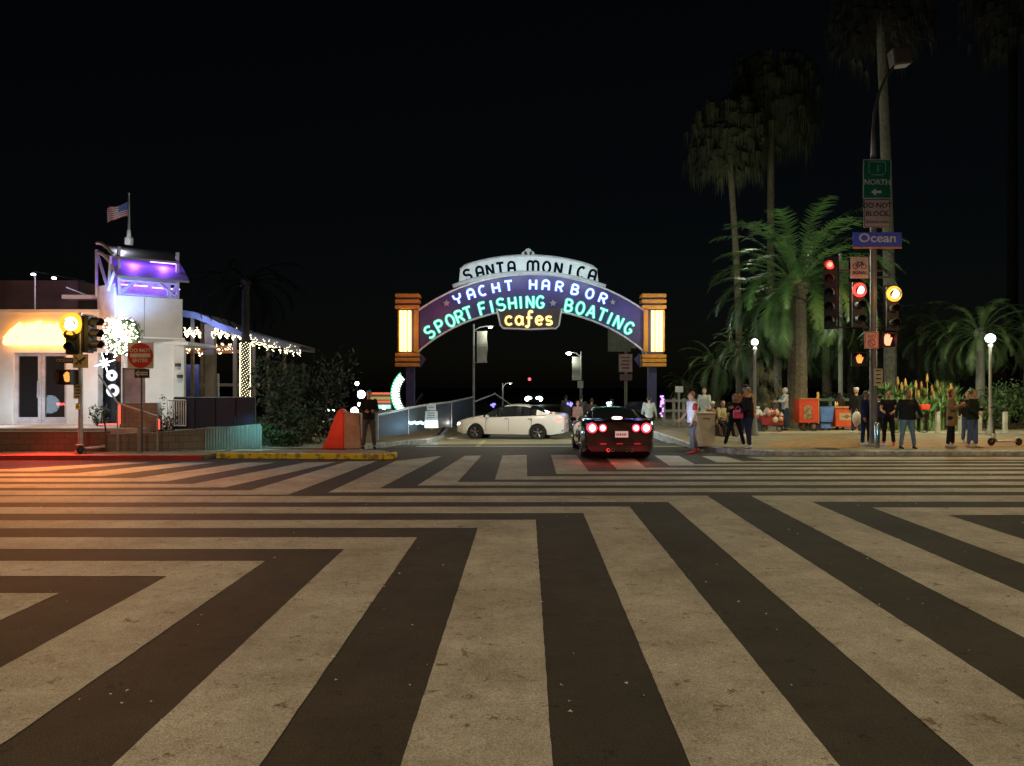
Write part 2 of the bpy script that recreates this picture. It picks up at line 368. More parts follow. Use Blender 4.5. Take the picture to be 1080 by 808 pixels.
# litter on the road
lt = MB()
for i in range(420):
    y = random.uniform(3.6, 20); x = random.uniform(-.66, .66) * y; a = random.random() * 6; q = random.choice((.004, .006, .008, .012, .018))
    lt.add([(x+q*cos(a), y+q*sin(a), .007), (x+q*cos(a+2), y+q*sin(a+2), .012), (x+q*cos(a+3.6), y+q*sin(a+3.6), .007)], [(0, 1, 2)])
tag(lt.build('road_litter', mat('litter', (.6, .55, .45), .8)), 'pale flecks of grit and litter scattered over the crossing', 'litter', kind='stuff')

# ================================================================ NEON ARCH
YA = 40.0; ZA = ramp_z(YA)
def AP(px, py, off=0): v = P(px, py, YA); return (v.x, YA - off, v.z)
arch = thing('arch_sign', 'big arched neon pier entrance sign spanning the ramp between two banded pylons', 'neon sign', (gx(560, YA), YA, ZA))
AO = Vector(arch.location)
class LM(MB):   # mesh given in world coords, stored relative to an origin
    def __init__(s, o): super().__init__(); s.o = Vector(o)
    def build(s, *a, **k):
        s.v = [tuple(Vector(v) - s.o) for v in s.v]; return super().build(*a, **k)
PURP = mat('arch_navy_enamel', (.075, .05, .16), .45, col2=(.05, .035, .11), scale=2)
TRIM = mat('arch_white_trim', (.75, .72, .66), .5)
# arcs in pixels: top edge through (445,325)?(560,291)(690,333): circles
def circ(p1, p2, p3):
    ax, ay = p1; bx, by = p2; cx, cy = p3
    d = 2 * (ax*(by-cy) + bx*(cy-ay) + cx*(ay-by))
    ux = ((ax*ax+ay*ay)*(by-cy) + (bx*bx+by*by)*(cy-ay) + (cx*cx+cy*cy)*(ay-by)) / d
    uy = ((ax*ax+ay*ay)*(cx-bx) + (bx*bx+by*by)*(ax-cx) + (cx*cx+cy*cy)*(bx-ax)) / d
    return ux, uy, math.hypot(ax-ux, ay-uy)
TOPC = circ((443, 327), (558, 290), (677, 327)); BOTC = circ((443, 370), (558, 327), (677, 370))
def on(c, x): return c[1] - math.sqrt(max(0, c[2]**2 - (x - c[0])**2))
N = 40; xsA = [440 + (681 - 440) * i / N for i in range(N + 1)]
top = [(x, on(TOPC, x)) for x in xsA]; bot = [(x, on(BOTC, x)) for x in xsA]
body = LM(AO)
for i in range(N):
    q = [top[i], top[i+1], bot[i+1], bot[i]]
    body.add([AP(*p, .25) for p in q] + [AP(*p, -.25) for p in q], [(0,1,2,3),(7,6,5,4),(0,1,5,4),(1,2,6,5),(2,3,7,6),(3,0,4,7)])
body.build('arch_panel', PURP, arch)
tr = LM(AO)
tr.tube([AP(x, y, .27) for x, y in top], .05, 6)
tr.tube([AP(x, y, .27) for x, y in bot if x < 525], .05, 6)
tr.tube([AP(x, y, .27) for x, y in bot if x > 590], .05, 6)
tr.build('edge_trim', TRIM, arch)
# cafes tab
cf = LM(AO); cp = [(524, 326), (592, 326), (589, 344), (586, 347), (531, 347), (528, 344)]
cf.add([AP(x, y, .32) for x, y in cp] + [AP(x, y, -.2) for x, y in cp], [tuple(range(6)), tuple(range(11, 5, -1))] + [(i, (i+1) % 6, 6+(i+1) % 6, 6+i) for i in range(6)])
tab = cf.build('cafes_panel', mat('cafes_brown_enamel', (.09, .06, .045), .45), arch)
tq = LM(AO); tq.tube([AP(x, y, .35) for x, y in [(524, 326), (528, 344), (531, 347), (558, 348), (586, 347), (589, 344), (592, 326)]], .045, 6); tq.build('edge_trim', TRIM, arch)
# white SANTA MONICA crest board
WC1 = circ((481, 283), (558, 269.5), (632, 283)); WC2 = circ((481, 303), (558, 290), (634, 303))
wb = LM(AO); xs_ = [484 + (631 - 484) * i / 24 for i in range(25)]; tp = [(x if 0 < i < 24 else (x + (1.5 if i == 0 else -1.5)), on(WC1, x) + (2.5 if i in (0, 24) else .5 if i in (1, 23) else 0)) for i, x in enumerate(xs_)]; bt = [(x, on(WC2, x) - 3) for x in xs_]
for i in range(24):
    q = [tp[i], tp[i+1], bt[i+1], bt[i]]
    wb.add([AP(*p, .12) for p in q] + [AP(*p, -.12) for p in q], [(0,1,2,3),(7,6,5,4),(0,1,5,4),(1,2,6,5),(2,3,7,6),(3,0,4,7)])
wb.build('crest_board', mat('crest_white_enamel', (.70, .72, .70), .5, col2=(.6, .62, .6)), arch)
cr = LM(AO); cr.tube([AP(x, y + .5, .12) for x, y in tp], .07, 6)
cr.tube([AP(478 + (638 - 478) * i / 24, on(WC2, 478 + (638 - 478) * i / 24) - 1.5, .25) for i in range(25)], [(.2, .11)] * 25, 8)
for dx, r_ in ((-4, .13), (0, .2), (4, .13)): cr.cyl(AP(557 + dx, 268 - (1.5 if dx == 0 else 0), .16), AP(557 + dx, 268 - (1.5 if dx == 0 else 0), -.1), r_ , None, 12)
cr.box(AP(557, 270, 0), (.9, .3, .12))
cr.build('crest_moulding', mat('crest_grey', (.5, .5, .48), .5), arch)
# stroke alphabet: unit box 0..1 wide, 0..1 high
def arcp(cx, cy, rx, ry, a0, a1, n=8): return [(cx + rx*cos(R(a0 + (a1-a0)*i/n)), cy + ry*sin(R(a0 + (a1-a0)*i/n))) for i in range(n+1)]
GL = {
 'S': [arcp(.5, .74, .45, .26, 30, 270, 8) + arcp(.5, .26, .45, .26, 90, -150, 8)],
 'P': [[(.08, 0), (.08, 1), (.5, 1)] + arcp(.5, .74, .42, .26, 90, -90, 6) + [(.08, .48)]],
 'O': [arcp(.5, .5, .47, .5, 90, 450, 14)],
 'R': [[(.08, 0), (.08, 1), (.5, 1)] + arcp(.5, .74, .42, .26, 90, -90, 6) + [(.08, .48)], [(.5, .48), (.92, 0)]],
 'T': [[(.0, 1), (1, 1)], [(.5, 1), (.5, 0)]],
 'F': [[(.1, 0), (.1, 1), (.9, 1)], [(.1, .53), (.75, .53)]],
 'I': [[(.5, 0), (.5, 1)]],
 'H': [[(.08, 0), (.08, 1)], [(.92, 0), (.92, 1)], [(.08, .5), (.92, .5)]],
 'N': [[(.08, 0), (.08, 1), (.92, 0), (.92, 1)]],
 'G': [arcp(.5, .5, .47, .5, 40, 330, 12) + [(.93, .42), (.55, .42)]],
 'B': [[(.08, 0), (.08, 1), (.45, 1)] + arcp(.45, .76, .40, .24, 90, -90, 6) + [(.08, .52)], [(.45, .52)] + arcp(.48, .26, .44, .26, 90, -90, 6) + [(.08, 0)]],
 'A': [[(.0, 0), (.5, 1), (1, 0)], [(.2, .35), (.8, .35)]],
 'a': [[(.08, 0), (.08, .7)] + arcp(.5, .7, .42, .3, 180, 0, 8) + [(.92, 0)], [(.08, .42), (.92, .42)]],   # round-topped A
 'C': [arcp(.5, .5, .47, .5, 50, 310, 12)],
 'Y': [[(.02, 1), (.1, .62), (.5, .46), (.9, .62), (.98, 1)], [(.5, .46), (.5, 0)]],
 'm': [[(.02, 0), (.02, .75)] + arcp(.26, .75, .24, .25, 180, 0, 6) + [(.5, 0)], [(.5, .75)] + arcp(.74, .75, .24, .25, 180, 0, 6) + [(.98, 0)]],
 'c': [arcp(.5, .3, .42, .3, 40, 320, 10)],
 'l': [arcp(.42, .3, .38, .3, 0, 360, 12), [(.82, .6), (.82, .05), (1.0, 0)]],      # script a
 'f': [arcp(.62, .78, .22, .2, 20, 180, 6) + [(.4, .1)] + arcp(.2, .05, .2, .22, 0, -150, 6), [(.1, .5), (.8, .5)]],
 'e': [[(.1, .3), (.9, .34)] + arcp(.5, .3, .4, .3, 10, 320, 10)],
 's': [arcp(.5, .44, .33, .15, 30, 270, 6) + arcp(.5, .15, .36, .15, 90, -150, 6)],
}
def split_sharp(strokes):
    out = []
    for st in strokes:
        cur = [st[0]]
        for i in range(1, len(st)):
            cur.append(st[i])
            if i < len(st) - 1:
                a = Vector((st[i][0] - st[i-1][0], st[i][1] - st[i-1][1])); b = Vector((st[i+1][0] - st[i][0], st[i+1][1] - st[i][1]))
                if a.length > 1e-6 and b.length > 1e-6 and a.angle(b) > R(62): out.append(cur); cur = [st[i]]
        out.append(cur)
    return out
def word(chars, c, x0, x1, h, wr, off, tr_, facer, tubem, facem, parent, widths=None, faced=None):
    """neon letters standing along circle c (in pixels), baseline on the circle; each letter a part with its tube as sub-part"""
    n = len(chars)
    for i, ch in enumerate(chars):
        if ch == ' ': continue
        px = x0 + (x1 - x0) * (i + .5) / n if widths is None else widths[i]
        py = on(c, px); ang = math.asin((px - c[0]) / c[2])      # tilt
        ww = wr * (.5 if ch == 'I' else 1.5 if ch == 'm' else 1)
        def T(u, v, o):
            lx = (u - .5) * ww; ly = v * h
            return AP(px + lx * cos(ang) + ly * sin(ang), py + lx * sin(ang) - ly * cos(ang), o)
        A = LM(AO); B = LM(AO)
        for st in split_sharp(GL[ch]):
            A.tube([T(u, v, off) for u, v in st], facer, 8)
            B.tube([T(u, v, off + (.09 if faced is None else faced)) for u, v in st], tr_, 6)
        if tubem:
            lo = A.build('neon_letter', facem, parent); B.build('neon_tube', tubem, lo, smooth=True)
        else: A.build('painted_letter', facem, parent)
BLU = glow('blue_white_neon', (.50, .68, 1.0), 2.3); GRN = glow('green_neon', (.28, 1.0, .62), 2.3); YLW = glow('yellow_neon', (1, .78, .26), 2.0)
FBLU = mat('halo_face_blue', (.10, .16, .60), .4, emit=(.06, .16, 1), es=.75); FGRN = mat('halo_face_green', (.02, .42, .26), .4, emit=(.0, .50, .30), es=.75); FYLW = mat('halo_face_yellow', (.6, .5, .2), .4, emit=(.8, .45, .02), es=.45)  # letter faces emit a little, standing in for the neon halo
YC = circ((484, 321), (558, 306), (632, 319.5))
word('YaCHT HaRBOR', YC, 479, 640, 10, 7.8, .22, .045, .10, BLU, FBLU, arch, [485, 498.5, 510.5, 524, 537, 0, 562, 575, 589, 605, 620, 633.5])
SC_ = circ((457, 356), (560, 325.5), (658, 351))
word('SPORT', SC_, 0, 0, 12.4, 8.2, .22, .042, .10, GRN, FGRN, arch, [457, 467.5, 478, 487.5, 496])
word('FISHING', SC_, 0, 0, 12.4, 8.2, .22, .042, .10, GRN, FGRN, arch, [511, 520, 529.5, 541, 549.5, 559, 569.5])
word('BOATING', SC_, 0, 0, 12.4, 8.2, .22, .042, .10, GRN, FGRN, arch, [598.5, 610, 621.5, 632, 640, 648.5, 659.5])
CC = circ((530, 343.3), (558, 343), (590, 343.3))
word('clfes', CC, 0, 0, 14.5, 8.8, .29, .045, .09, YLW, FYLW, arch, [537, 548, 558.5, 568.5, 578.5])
word('SaNTa mONICa', circ((494, 296.3), (558, 287.3), (622, 296)), 0, 0, 11.4, 7.8, .12, .03, .062, None, mat('dark_letter', (.004, .008, .014), 1.0, spec=0), arch, [495, 507.5, 518, 528.5, 540, 0, 562, 576, 588, 600, 611.5, 623])
def star(px, py, r, off):
    q = LM(AO); pts = []
    for i in range(10):
        a = -pi / 2 + i * pi / 5; rr = r if i % 2 == 0 else r * .42; pts.append((px + rr * cos(a), py + rr * sin(a)))
    q.add([AP(*p, off) for p in pts] + [AP(*p, off - .06) for p in pts], [tuple(range(10)), tuple(range(19, 9, -1))] + [(i, (i+1) % 10, 10+(i+1) % 10, 10+i) for i in range(10)])
    q.build('star', mat('star_grey', (.42, .40, .36), .5), arch)
star(471.5, 320.5, 4.2, .33); star(583, 320.5, 4.2, .33); star(645.5, 319.5, 3.2, .33)
# pylons
PYO = mat('pylon_orange_enamel', (.66, .27, .02), .5, col2=(.55, .20, .02)); PYB = mat('pylon_navy', (.06, .05, .14), .5)
TUBE = glow('pylon_tube_light', (1, .78, .22), 3.6)
for side, px0, px1 in ((-1, 418, 443), (1, 676, 701)):
    xa, xb = gx(px0, YA), gx(px1, YA); xc = (xa + xb) / 2; pw = xb - xa
    py = LM(AO)
    cxp = gx(433 if side < 0 else 687.5, YA)
    py.box((cxp, YA, (ZA + gz(387, YA)) / 2), (.42, .42, gz(387, YA) - ZA)); py.box((xc, YA, (gz(310, YA) + gz(387, YA)) / 2), (pw * .84, .6, gz(310, YA) - gz(387, YA)))
    q = py.build('pylon', PYB, arch)
    for k, yy in enumerate((312.5, 318.5, 324.5, 376, 380.5, 385) if side > 0 else (312.5, 318.5, 324.5, 374.5, 379.5, 385)):
        b = LM(AO); b.box((xc, YA, gz(yy, YA)), (pw * 1.02, .85, .19)); b.build('pylon_band', PYO, q, bevel=.02)
    fl = LM(AO); tb = LM(AO)
    for j in range(3):
        fx = xc - side * (-.36 + .36 * j) * 1.0
    # side flute (orange, unlit) and the lit tubes
    fl.box((gx(440 if side < 0 else 679.8, YA), YA - .05, gz(349.5, YA)), (.22, .72, gz(327.5, YA) - gz(371.5, YA)))
    fl.box((gx(422.5 if side < 0 else 698, YA), YA - .05, gz(349.5, YA)), (.14, .72, gz(327.5, YA) - gz(371.5, YA)))
    fl.build('flute', PYO, q)
    for tx in ((424.5, 428.5, 433) if side < 0 else (687, 691.5, 695.5)):
        tb.tube([(gx(tx, YA), YA - .42, gz(371, YA)), (gx(tx, YA), YA - .42, gz(328.5, YA))], .085, 8)
    tb.build('tube_light', TUBE, q, smooth=True)
    fin = LM(AO)
    fin.prism([(gx(443 if side < 0 else 675, YA), gz(388, YA)), (gx(449 if side < 0 else 669, YA), gz(379, YA)), (gx(443 if side < 0 else 675, YA), gz(372, YA))], 'y', YA - .1, YA + .1)
    fin.build('bracket', PYB, q)
# floodlight on the crest board (the board is lit from its foot)
for px in (495, 520, 545, 572, 597, 620): lamp('crest_flood', AP(px, on(WC2, px) - 2, 1.7), 42, (.75, .95, 1), 'POINT', .1)
lamp('panel_tint_light', (gx(560, YA), YA - 2.6, gz(312, YA)), 45, (.22, .26, 1), 'POINT', 1.0)
for px in (429, 691): lamp('pylon_glow', (gx(px, YA), YA - 1.6, gz(347, YA)), 30, (1, .6, .2), 'POINT', .3)
lamp('panel_tint_light', (gx(465, YA), YA - 2.5, gz(330, YA)), 60, (1, .22, .32), 'POINT', .5)  # unseen red lamp added to tint the left end of the panel
lamp('panel_tint_light', (gx(662, YA), YA - 2.0, gz(330, YA)), 60, (.3, .3, 1), 'POINT', .5)  # unseen blue lamp added to tint the right end of the panel
# ================================================================ RESTAURANT (left)
YF = 23.4
rb = thing('restaurant_building', 'white stucco corner restaurant with a low tower whose curved roofs are lit purple', 'restaurant', (-12, YF, 0))
RO = Vector(rb.location)
def X(px, d=YF): return gx(px, d)
def Z(py, d=YF): return gz(py, d)
PURL = mat('tower_lilac_paint', (.45, .38, .62), .7); LILW = mat('lit_white_steel', (.7, .72, .78), .5)
def wall_with_holes(mb, x0, x1, z0, z1, holes, y0, y1):
    """wall parallel to X with rectangular openings (x0,x1,z0,z1)"""
    xs = sorted({x0, x1, *[h[0] for h in holes], *[h[1] for h in holes]}); zs = sorted({z0, z1, *[h[2] for h in holes], *[h[3] for h in holes]})
    for a, b in zip(xs, xs[1:]):
        run = None
        for c, d in zip(zs, zs[1:]):
            hole = any(a >= h[0] - 1e-6 and b <= h[1] + 1e-6 and c >= h[2] - 1e-6 and d <= h[3] + 1e-6 for h in holes)
            if not hole: mb.box(((a+b)/2, (y0+y1)/2, (c+d)/2), (b-a, y1-y0, d-c))
TZ = .74      # terrace level
dx0, dx1, dz1 = X(14), X(70), Z(372)
wx0, wx1, wz1 = X(103), X(127), Z(372)
bx0, bx1, bz1 = X(127.5), X(152), Z(388)
wl = LM(RO)
wall_with_holes(wl, -22, X(105.5), 0, Z(330), [(dx0, dx1, TZ, dz1), (wx0, X(105.5), TZ, wz1)], YF, YF + .3)
wl.box(((-22 + X(105.5)) / 2, YF + .15, Z(330) + .05), (22 + X(105.5), .42, .1))
wl.build('wall', STUC, rb)
# tower
C_ = Vector((X(121.5, 22.75), 22.75)); R_ = Vector((gx(192.5, 23.9), 23.9)); L_ = Vector((gx(105, 23.5), 23.5)); B_ = R_ + Vector((-.80, 1.7)); B2 = L_ + Vector((.12, 1.3))
def zt(py): return gz(py, 23.2)
u = (R_ - C_).normalized(); nrm = Vector((u.y, -u.x))
tw = LM(RO)
# lower storey of the tower: openings facing the terrace
def wall_seg(mb, A, Bp, z0, z1, th, holes=()):
    d = (Bp - A); Ln = d.length; d.normalize(); n_ = Vector((d.y, -d.x)); ss = sorted({0, Ln, *[h[0] for h in holes], *[h[1] for h in holes]}); zs = sorted({z0, z1, *[h[2] for h in holes], *[h[3] for h in holes]})
    for a, b in zip(ss, ss[1:]):
        for c, e in zip(zs, zs[1:]):
            if any(a >= h[0] - 1e-6 and b <= h[1] + 1e-6 and c >= h[2] - 1e-6 and e <= h[3] + 1e-6 for h in holes): continue
            p, q = A + d * a, A + d * b
            mb.vprism([p, q, q - n_ * th, p - n_ * th], c, e)
A0 = Vector((X(105.5), YF + .02)); 
off = nrm * .05
LA = Vector((gx(103, 23.38), 23.38))
wall_seg(tw, LA, R_ + off + u * .03, 0, zt(357), .3, [(0, .66, TZ, Z(372)), (.68, 1.34, TZ, Z(388))])
wall_seg(tw, R_ + off + u * .03, R_ + off + u * .03 + (L_ - C_).normalized() * 0 + Vector((-1.6, 3.5)), 0, zt(357), .3)
tw.box(((LA.x + R_.x) / 2 + .3, 24.9, zt(357) - .12), (2.2, 2.3, .1))
# upper box
tw.build('tower_wall', STUC, rb)
ub = LM(RO); ub.vprism([C_, R_, B_, B2, L_], zt(357) + .002, zt(313)); ub.build('tower_parapet', mat('cream_stucco', (.50, .46, .42), .85, col2=(.44, .40, .37), scale=3), rb)
pl = LM(RO); pl.vprism([C_ + nrm*.03, C_ + nrm * .03 - Vector((0, 0)), L_ + Vector((-.05, -.03)), L_, C_], zt(340) - .3, zt(301)); 
pl.vprism([C_ + nrm * .02 - u * .02, C_ + nrm * .02 + u * .02, C_ + u * .02, L_ , L_ + Vector((-.03, -.02))], zt(355), zt(305)); pl.build('corner_fin', LILW, rb)
# interior deck of lantern, lilac posts and bracing
ln = LM(RO)
Q = [C_ - nrm * .12 + u * .12, R_ - nrm * .12 - u * .12, B_ + nrm * .12 - u * .12, B2 + nrm * .12 + u * .12]
for a, b in zip(Q, Q[1:] + Q[:1]):
    for h in (zt(311), zt(296)): ln.tube([(a.x, a.y, h), (b.x, b.y, h)], .05, 4)
for a in Q: ln.tube([(a.x, a.y, zt(312)), (a.x, a.y, zt(262))], .06, 4)
a, b = Q[0], Q[1]; m1 = a.lerp(b, .28); m2 = a.lerp(b, .68)
for p, q_, z0, z1 in ((a, m1, 311, 297), (m2, b, 297, 311), (b, m2.lerp(b, .6), 297, 311)): ln.tube([(p.x, p.y, zt(z0)), (q_.x, q_.y, zt(z1))], .055, 4)
for t in (.85,): p = a.lerp(b, t); ln.tube([(p.x, p.y, zt(312)), (p.x, p.y, zt(296))], .06, 4)
ln.build('lantern_frame', PURL, rb)
bk = LM(RO); bk.vprism([Q[0] - nrm * .9, Q[1] - nrm * .9, Q[1] - nrm * .95, Q[0] - nrm * .95], zt(312), zt(258)); bk.build('lantern_panel', PURL, rb)
sm = LM(RO)
for t_ in (.42,): p = C_.lerp(R_, t_) + nrm * .004; sm.box((p.x, p.y, (zt(355) + zt(314)) / 2), (.015, .015, zt(314) - zt(355)), math.atan2(u.y, u.x))
sm.build('panel_joint', mat('joint_grey', (.2, .19, .18), .8), rb)
sm = LM(RO); p = C_.lerp(R_, .5) + nrm * .03; sm.box((p.x, p.y, zt(356)), ((R_ - C_).length + .1, .05, .05), math.atan2(u.y, u.x)); sm.build('string_course', STUC, rb)
for px_, py_ in ((188, 385), (190, 397)): sm = LM(RO); sm.box((gx(px_, 23.75), 23.72, gz(py_, 23.75)), (.12, .16, .10)); sm.build('wall_fixture', DKG, rb)
# curved roofs: profile along -n (depth) extruded along u
def roof(zf, zb, nf, nb, ext0, ext1, name):
    m_ = LM(RO); pr = []
    for i in range(9):
        t = i / 8; pr.append((nf + (nb - nf) * t, zf + (zb - zf) * sin(t * pi / 2)))
    a = C_ - u * ext0; b = R_ + u * ext1; vs = []
    for th in (0, .07):
        for p in (a, b):
            for nn, z in pr: q = p - nrm * nn; vs.append((q.x, q.y, z + th))
    n = 9
    fs = []
    for i in range(n-1): fs += [(i, i+1, n+i+1, n+i), (2*n+i, 3*n+i, 3*n+i+1, 2*n+i+1), (i, 2*n+i, 2*n+i+1, i+1), (n+i, n+i+1, 3*n+i+1, 3*n+i)]
    fs += [(0, n, 3*n, 2*n), (n-1, 3*n-1+0, 4*n-1, 2*n-1)]
    m_.add(vs, fs); return m_.build(name, mat('tower_roofing', (.20, .19, .19), .6, col2=(.15, .14, .15), scale=5), rb)
roof(zt(296), zt(267), -.28, 1.5, .02, .12, 'curved_roof'); roof(zt(275), zt(257), .0, 1.6, .05, -.10, 'curved_roof')
# gable truss on the left end: quarter-circle beams
gt = LM(RO)
def arc_beam(zf, zb, f0, f1, th):
    pts = []
    for i in range(13):
        t = i / 12; p = L_.lerp(C_, 1 - t) + Vector((-.06, -.06)); z = zf + (zb - zf) * sin(t * pi / 2)
        pts.append((p.x + (f0 * (1 - t)), p.y, z))
    gt.tube(pts, [(.04, th)] * 13, 4)
arc_beam(zt(293), zt(265), .15, 0, .055); arc_beam(zt(272), zt(255), .05, 0, .05)
g0 = L_ + Vector((-.06, -.06)); gt.tube([(g0.x, g0.y, zt(312)), (g0.x, g0.y, zt(262))], .045, 4)
mid = L_.lerp(C_, .75) + Vector((-.05, -.05)); gt.tube([(g0.x, g0.y, zt(264)), (mid.x, mid.y, zt(308))], .05, 4); gt.tube([(mid.x, mid.y, zt(308)), (mid.x + .06, mid.y, zt(272))], .05, 4); gt.tube([(mid.x, mid.y, zt(308)), (C_.x, C_.y - .02, zt(288))], .05, 4)
gt.build('gable_truss', LILW, rb)
# doors
dg = LM(RO)
fr = LM(RO); ym = YF + .12
def frame(mb, x0, x1, z0, z1, y, wd=.09, dep=.08):
    mb.box((x0 + wd/2, y, (z0+z1)/2), (wd, dep, z1-z0)); mb.box((x1 - wd/2, y, (z0+z1)/2), (wd, dep, z1-z0)); mb.box(((x0+x1)/2, y, z1 - wd/2), (x1-x0-2*wd, dep, wd)); mb.box(((x0+x1)/2, y, z0 + wd), (x1-x0-2*wd, dep, wd*2))
DF = mat('door_frame_paint', (.55, .50, .50), .5)
xm = (dx0 + dx1) / 2
for a, b in ((dx0, xm - .005), (xm + .005, dx1)):
    f_ = LM(RO); frame(f_, a, b, TZ, dz1, ym, .10); dd = f_.build('door', DF, rb)
    p_ = LM(RO); p_.box(((a+b)/2, ym, (TZ+dz1)/2), (b-a-.20, .02, dz1-TZ-.24)); p_.build('pane', mat('clear_glass', (.03, .03, .03), .05, spec=.6, alpha=.35, col2=(.03, .03, .03)), dd)
    h_ = LM(RO); h_.tube([(xm + (.09 if a > dx0 + .1 else -.09), ym - .09, TZ + .8), (xm + (.09 if a > dx0 + .1 else -.09), ym - .09, TZ + 1.3)], .015, 6); h_.build('handle', STEEL, dd)
# interior seen through doors: room
im = LM(RO); WARMW = mat('interior_brown_wall', (.16, .08, .05), .8, col2=(.08, .04, .03), scale=2)
im.box((X(42), YF + 3.2, 2.2), (4.6, .1, 4)); im.box((X(42), YF + 1.7, 3.9), (4.6, 3, .1)); im.box((X(42), YF + 1.7, TZ - .05), (4.6, 3, .1)); im.box((X(42) - 2.3, YF + 1.8, 2.2), (.1, 2.9, 4)); im.box((X(42) + 2.3, YF + 1.8, 2.2), (.1, 2.9, 4))
im.build('interior_wall', WARMW, rb)
lamp('interior_lamp', (X(40), YF + 2, 3.2), 120, (1, .45, .28), 'POINT', .2)
for c, s_, m_, nm in (((X(22), YF + 2.9, 2.9), (.45, .05, .3), glow('blue_screen', (.4, .6, 1), 3), 'television_screen'), ((X(26), YF + 2.0, 1.55), (1.1, .5, .06), BEIG, 'counter'), ((X(58), YF + 2.0, 1.35), (.5, .4, .9), BLK, 'counter')):
    q = LM(RO); q.box(c, s_); q.build(nm, m_, rb)
q = LM(RO); q.tube([P(60 + i * 1.6, 425.5 + (i % 2) * 1.5, YF + 1.0) for i in range(7)], .03, 5); q.build('neon_tube', glow('red_neon', (1, .08, .06), 6), rb)
# blown-out orange wall sign (illegible script lettering, tubes on a backing)
ns = LM(RO); 
pts = [(9, 359), (16, 351), (24, 344), (30, 352), (24, 360), (34, 347), (40, 343), (42, 356), (50, 345), (50, 358), (58, 346), (60, 357), (67, 347), (68, 358), (76, 348), (84, 350), (90, 342)]
for k in range(3): ns.tube([(X(x), YF - .13, Z(y + k * 2.4 - 1)) for x, y in pts], .085, 8)
for x, y0, y1 in ((14, 352, 362), (24, 345, 362), (33, 342, 362), (43, 340, 362), (53, 342, 362), (63, 342, 362), (73, 343, 362)): ns.tube([(X(x), YF - .13, Z(y0)), (X(x + 4), YF - .13, Z(y1))], .1, 8)
ns.tube([(X(8), YF - .13, Z(361)), (X(86), YF - .13, Z(362))], .09, 8)
ws = tag(ns.build('neon_wall_sign', glow('orange_neon', (1, .40, .08), 9), smooth=True), 'glaring orange illuminated wall sign above the white restaurant doors, too bright to read', 'neon sign')
ws.location = RO
# roof zone behind the parapet
bh = LM(RO); bh.box(((-22 + X(105, 25)) / 2 - .2, 26.5, 2.7), (22 + X(105, 25) - 1, 3, 5.2)); bh.build('upper_wall', mat('brown_stucco', (.16, .10, .09), .9, col2=(.1, .06, .06), scale=1), rb)
cb = LM(RO); cb.box((X(84), 23.9, Z(312)), (X(108) - X(60), .5, .12)); cb.build('roof_beam', LILW, rb)
cb = LM(RO); cb.tube([(X(60), 23.9, Z(301)), (X(86), 23.9, Z(311))], .02, 6); cb.build('roof_stay', LILW, rb)
cb = LM(RO); cb.tube([(X(24), 24, Z(330)), (X(24), 24, Z(288))], .025, 6); cb.build('roof_rod', LILW, rb)
for px, py in ((33, 289), (55, 293)):
    q = LM(RO); q.lathe([(.0, .03), (.08, .03), (.05, .1), (0, .12)], (X(px), 23.5, Z(py)), 10); q.cyl((X(px), 23.5, Z(py) + .1), (X(px), 25.2, Z(py) + .14), .015); q = q.build('roof_floodlight', BLK, rb)
    e = LM(RO); e.ball((X(px), 23.5, Z(py)), (.07, .07, .035), 8, 5); e.build('bulb', glow('cool_bulb', (.8, .9, 1), 12), q)
lamp('roof_flood', (X(50), 23.6, Z(296)), 12, (.7, .6, 1), 'POINT', .08)
# tower lighting: violet strips beneath the roofs, cool flood on the corner
for t_, nn, zz, pw in ((.3, .25, 273, 80), (.75, .25, 274, 80), (.3, .4, 300, 34), (.8, .4, 301, 34)):
    p = C_.lerp(R_, t_) - nrm * nn; q = LM(RO); z = zt(zz)
    q.tube([(p.x - u.x * .4, p.y - u.y * .4, z), (p.x + u.x * .4, p.y + u.y * .4, z)], .018, 5); q.build('violet_light_strip', glow('violet_led', (.35, .15, 1), 12), rb)
    lamp('violet_led_light', (p.x, p.y, z - .05), pw, (.20, .06, 1), 'POINT', .12)
lamp('corner_flood', (gx(104, 21.3), 21.3, 4.2), 420, (.30, .50, 1), 'SPOT', .1, (R(103), 0, 0), 58, .9)
# flagpole
fp = thing('flagpole', 'slim rooftop flagpole on the purple-lit tower flying a striped flag', 'flagpole', (gx(136, 24), 24, gz(258, 24)))
q = MB(); q.cyl((0, 0, 0), (0, 0, gz(205, 24) - gz(258, 24)), .045, .02, 8); q.ball((0, 0, gz(204, 24) - gz(258, 24)), .04); q.build('pole', STEEL, fp)
q = MB(); q.box((0, 0, .1), (.18, .18, .22)); q.cyl((0, 0, .2), (0, 0, .45), .07, .05, 8); q.build('base', WHT, fp)
fl = MB(); Hh = gz(214, 24) - gz(234, 24); W = .68
nx_, nz_ = 14, 13; vs = []
for j in range(nz_ + 1):
    for i in range(nx_ + 1):
        u_ = i / nx_; v_ = j / nz_; vs.append((-.03 - u_ * W, .08 * sin(u_ * 7 + v_), -v_ * Hh * .72 - u_ * Hh * .38 + .03 * sin(u_ * 9)))
for j in range(nz_):
    for i in range(nx_):
        fl.mi = 2 if (i < 6 and j < 7) else (j % 2); a = j * (nx_ + 1) + i; fl.f.append((a, a+1, a+nx_+2, a+nx_+1)); fl.m.append(fl.mi)
fl.v = [(x, y, z + gz(213, 24) - gz(258, 24)) for x, y, z in vs]
fl.build('flag', [mat('flag_red', (.5, .12, .12), .8), mat('flag_white', (.75, .75, .78), .8), mat('flag_blue', (.12, .2, .5), .8)], fp, fix=False)
lamp('flag_flood', (gx(128, 23.2), 23.2, gz(240, 23.2) - .6), 16, (.8, .85, 1), 'POINT', .05)
